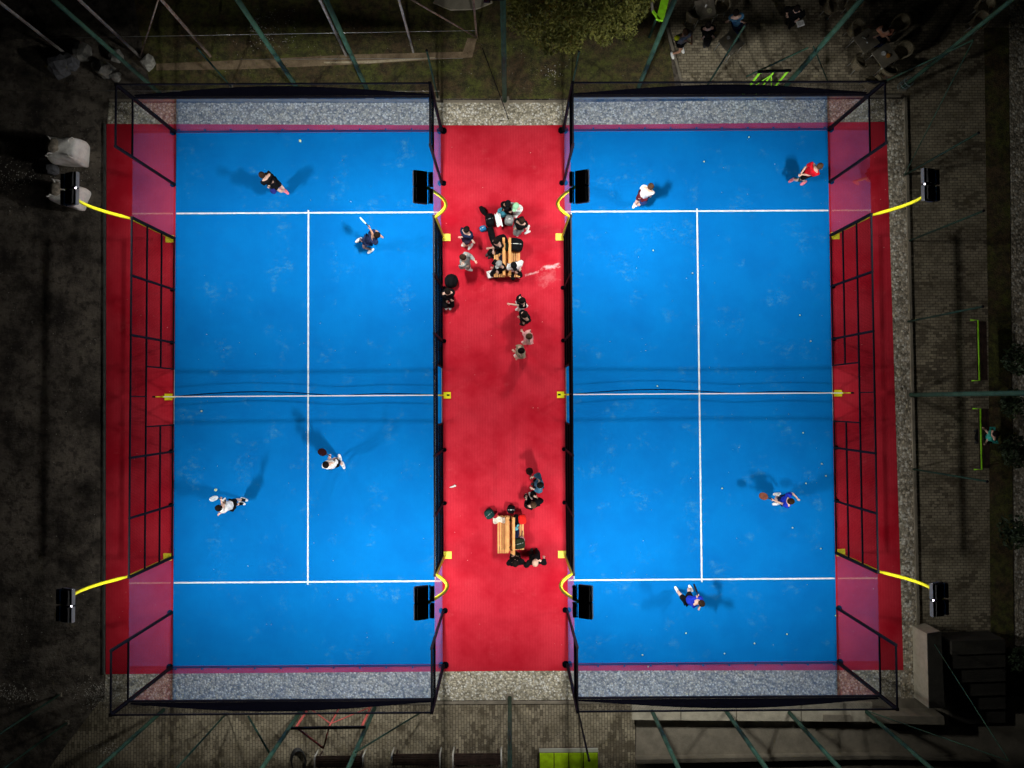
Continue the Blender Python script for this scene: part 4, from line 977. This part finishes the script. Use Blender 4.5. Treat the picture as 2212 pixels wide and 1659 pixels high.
def towel(px, py, z, L, W, rot, m, label, seed):
    rnd = random.Random(seed); p = at(px, py, z); n, k = 14, 8; vs = []; th = .012
    for i in range(n + 1):
        for j in range(k + 1):
            x = (i / n - .5) * L; y = (j / k - .5) * W + .03 * math.sin(3 + 9 * i / n)
            vs.append(Vector((x, y, .03 + .022 * math.sin(11 * i / n + 2 * j / k) + .018 * math.sin(7 * j / k + seed) + rnd.uniform(-.006, .006))))
    f = [(i * (k + 1) + j, (i + 1) * (k + 1) + j, (i + 1) * (k + 1) + j + 1, i * (k + 1) + j + 1) for i in range(n) for j in range(k)]
    N_ = len(vs); vs2 = [v - Vector((0, 0, th)) for v in vs]; f2 = [tuple(N_ + a for a in reversed(q)) for q in f]
    mb = MB(); mb.add(vs + vs2, f + f2, True); o = mb.build('towel', m, loc=p); o.rotation_euler = (0, 0, R(rot))
    return tag(o, label, 'towel', 'white towels')
towel(1077, 475, .45, .22, .5, 12, CW, 'crumpled white towel hanging over the bag crowd', 1)
towel(1078, 1123, .49, .44, .2, 4, cloth('cream', (.72, .66, .55)), 'cream towel across the end of the quieter bench', 2)
e = empty('paper_bag', tuple(at(1061, 594, 0) + Vector((0, 0, Z)))); MB().box((0, 0, .12), (.30, .26, .22), rz=.25).build('bag_body', CW, e); MB().tube([(-.08, 0, .23), (-.06, 0, .3), (.06, 0, .3), (.08, 0, .23)], .006, 5).build('handle', SHB, e)
tag(e, 'white paper bag on the red floor at the near end of the crowded bench', 'bag')
e = empty('sports_shoes', tuple(at(1139, 503, 0) + Vector((0, 0, Z))))
for i, (x, y, r) in enumerate(((0, 0, .4), (.03, .16, 1.2))):
    MB().ell((x, y, .05), (.14, .05, .05), M=Matrix.Rotation(r, 3, 'Z'), e=.8).build('shoe', SHW, e)
tag(e, 'pair of white shoes standing beside the bag crowd', 'shoes')
e = empty('racket_on_bag', (0, 0, 0)); bpy.data.objects.remove(e)
racket(at(1128, 1150, .52), Vector((-.1, -1, 0)), 'pinkish racket lying on the quieter bench', (.42, .2, .22), 13)
racket(at(1082, 541, .55), Vector((.2, -1, 0)), 'dark racket lying on the slats before the seated hood', (.015, .015, .03), 14)
p = at(978, 1051, .03); tag(MB().ell((0, 0, .02), (.13, .03, .02), M=Matrix.Rotation(.3, 3, 'Z')).ell((.08, .03, .03), (.05, .04, .03)).build('paper_scrap', CW, loc=p), 'crumpled white paper scrap on the red lane near the fence', 'litter')

# balls
GBALL = 'balls lying on the blue courts'
bl = MB().ell((0, 0, 0), (.033, .033, .033), n=12, m=8).build('padel_ball', M_BALL)
BALLS = [(435, 888, 'loose ball on the first court just short of the net'), (1618, 296, 'ball by the far glass of the second court'), (1521, 349, 'ball between far glass and service line of the second court'),
         (1411, 541, 'ball just past the far service line, lane side'), (1496, 590, 'ball touching the centre line of the second court'), (1751, 737, 'ball near the outer mesh, far half of the second court'), (1728, 681, 'ball in the far half, second from the outer mesh'),
         (1420, 834, 'ball beside the net on the lane side of the second court'), (1735, 935, 'ball just over the net in the outer half'), (1741, 1044, 'ball above the player with rust racket, closer to the net'), (1712, 1140, 'ball below the player with rust racket'),
         (1775, 1002, 'ball above the player with rust racket, by the outer mesh'), (1784, 1028, 'ball against the outer mesh post foot'), (1773, 1185, 'ball near the outer floodlight base'), (1565, 1412, 'ball nearest the near glass'), (1630, 1390, 'ball by the near glass, centre'),
         (1805, 1330, 'ball in the near outer corner'), (1560, 1055, 'ball right of the centre line, near half'), (1388, 1415, 'ball near the near glass, lane side'), (1482, 1368, 'ball between the blue player and the near glass'), (1700, 1370, 'ball near the near glass, outer side'),
         (1400, 1440, 'ball nearly touching the near glass rail'), (648, 304, 'ball in flight by the far glass of the first court'), (466, 1058, 'ball in flight above the raised white racket')]
for i, (x, y, lb) in enumerate(BALLS):
    o = bl if i == 0 else bl.copy()
    if i: C.objects.link(o)
    z = {22: 1.2, 23: 2.6}.get(i, .062); o.location = at(x, y, z)
    if i in (22, 23): o.scale = (1.5, 1.5, 1.5)
    if i not in (0, 22, 23): o.scale = (.82, .82, .82)
    tag(o, lb, 'ball', 'balls in flight' if i in (22, 23) else GBALL)

# ------------------------------------------------------------------ terrace furniture
def tub_chair():
    e = empty('rattan_chair'); n = 14
    MB().ell((0, 0, .42), (.25, .25, .04), n=16, m=6).build('seat', M_RATTAN, e)
    b = MB(); vs = []; fs = []
    for i in range(n + 1):
        t = R(-30) + R(240) * i / n; h = .60 + .20 * math.sin(math.pi * i / n)
        for r, z in ((.27, .36), (.31, h), (.25, h), (.235, .36)): vs.append((r * math.cos(t), r * math.sin(t), z))
    for i in range(n):
        for k in range(4): fs.append((4 * i + k, 4 * i + (k + 1) % 4, 4 * i + 4 + (k + 1) % 4, 4 * i + 4 + k))
    fs += [(3, 2, 1, 0), (4 * n, 4 * n + 1, 4 * n + 2, 4 * n + 3)]
    b.add(vs, fs, False).build('backrest', M_RATTAN, e)
    for a in (45, 135, 225, 315): MB().tube([(.2 * math.cos(R(a)), .2 * math.sin(R(a)), .4), (.25 * math.cos(R(a)), .25 * math.sin(R(a)), .01)], .016, 6).build('leg', M_ALU, e)
    return e
ch0 = tub_chair(); GCH = 'rattan tub chairs on the paved terrace'
CH = [(1945, 50, -60, 'open side towards the coral top wearer'), (1952, 108, -60, 'beside the table with leftovers'), (1922, 150, 170, 'tucked between leftovers table and fence'), (1860, 132, 110, 'between the two square tables'),
      (1852, 60, 40, 'beyond the square table with the parasol foot'), (1800, 10, 60, 'at the mast over the lime goal, near side'), (1845, 8, -30, 'at the mast over the lime goal, far side'), (2128, 12, -30, 'outermost pair in the dark corner, upper'),
      (2118, 45, -20, 'outermost pair in the dark corner, lower'), (1500, 28, 160, 'beside the green mast and lime beam'), (1560, 12, 20, 'among the people in black'), (1885, 172, 200, 'closest to the court corner post')]
for i, (x, y, rz, lb) in enumerate(CH):
    o = ch0 if i == 0 else copy_tree(ch0); put(o, at(x, y, .6), R(rz)); tag(o, 'brown rattan tub chair ' + lb, 'chair', GCH)
def table():
    e = empty('square_table'); MB().box((0, 0, .73), (.72, .72, .03)).build('tabletop', M_TABLE, e)
    for a in (-1, 1):
        for b in (-1, 1): MB().tube([(a * .3, b * .3, .71), (a * .32, b * .32, .01)], .018, 6).build('leg', M_ALU, e)
    return e
t0 = table(); GTB = 'square tables on the paved terrace'
for i, (x, y, rz, lb) in enumerate(((1912, 120, 35, 'with food leftovers'), (1580, 92, 40, 'with a dark bottle beside the person in blue'), (1872, 88, 35, 'with a pale folded parasol foot'), (1524, 20, 10, 'surrounded by people in black'))):
    o = t0 if i == 0 else copy_tree(t0); put(o, at(x, y, .73), R(rz)); tag(o, 'square cream cafe table ' + lb, 'table', GTB)
def dish(px, py, label, m, r=.09, h=.03, name='plate', cat='plate'):
    p = at(px, py, .76); o = MB().tube([(0, 0, -.012), (0, 0, h)], [r * .7, r], 14).build(name, m, loc=p); return tag(o, label, cat, 'things on the terrace tables')
dish(1908, 116, 'pale plate on the leftovers table', CW); dish(1918, 121, 'plate of orange food on the leftovers table', mat('orange_food', (.55, .22, .03), .7), .08)
dish(1590, 92, 'dark bottle on the table beside the person in blue', SHB, .04, .26, 'bottle', 'bottle'); dish(1573, 82, 'pale napkin dish on the table beside the person in blue', CW, .07)
dish(1524, 14, 'small white glass among people in black', CW, .035, .1, 'glass', 'glass'); dish(1532, 24, 'plate of crumbs among people in black', mat('crumbs', (.4, .38, .25), .9, var=.5, scale=40), .1)
e = empty('parasol_foot', tuple(at(1871, 86, .76))); MB().tube([(-.16, .1, .02), (0, 0, .03), (.1, .14, .02)], .02, 6).tube([(0, 0, .03), (.02, -.14, .02)], .02, 6).build('arm', M_ALU, e)
tag(e, 'pale folded metal foot lying on a cafe table', 'parasol foot')
p = at(1964, 175, .5); e = empty('wire_bin', (p.x, p.y, 0)); mb = MB()
for z in (.02, .25, .5): mb.tube([(.17 * math.cos(R(a)), .17 * math.sin(R(a)), z) for a in range(0, 361, 24)], .014, 5)
for a in range(0, 360, 30): mb.tube([(.17 * math.cos(R(a)), .17 * math.sin(R(a)), .02), (.17 * math.cos(R(a)), .17 * math.sin(R(a)), .5)], .006, 4)
mb.build('basket', mat('grey_green', (.22, .30, .30), .4, .4), e); tag(e, 'round wire litter basket at the terrace corner', 'bin')
# tarpaulin at the top edge
p = at(1000, -8, .1); mb = MB(); n = 16
mb.prism([(1.1 * math.cos(6.2832 * i / n) * (1 + .12 * math.sin(3 * i)), .55 * math.sin(6.2832 * i / n) * (1 + .1 * math.cos(5 * i))) for i in range(n)], .02, .1)
tag(mb.build('stone_slab', M_CONC_L, loc=(p.x, p.y, 0)), 'pale flat stone slab on the grass at the foot of the rusty post', 'slab')
# coiled heap beside the dark bench
p = at(640, 1645, .2); mb = MB(); rnd = random.Random(3)
for k in range(7): mb.tube([(.02 * k + .26 * math.cos(R(a)) + rnd.uniform(-.01, .01), .42 * math.sin(R(a)), .04 + .035 * k) for a in range(0, 361, 20)], .016, 5)
tag(mb.build('coiled_hose', mat('black_hose', (.03, .03, .03), .5), loc=(p.x, p.y, 0)), 'coiled black hose on the brick path beside a dark bench', 'hose')
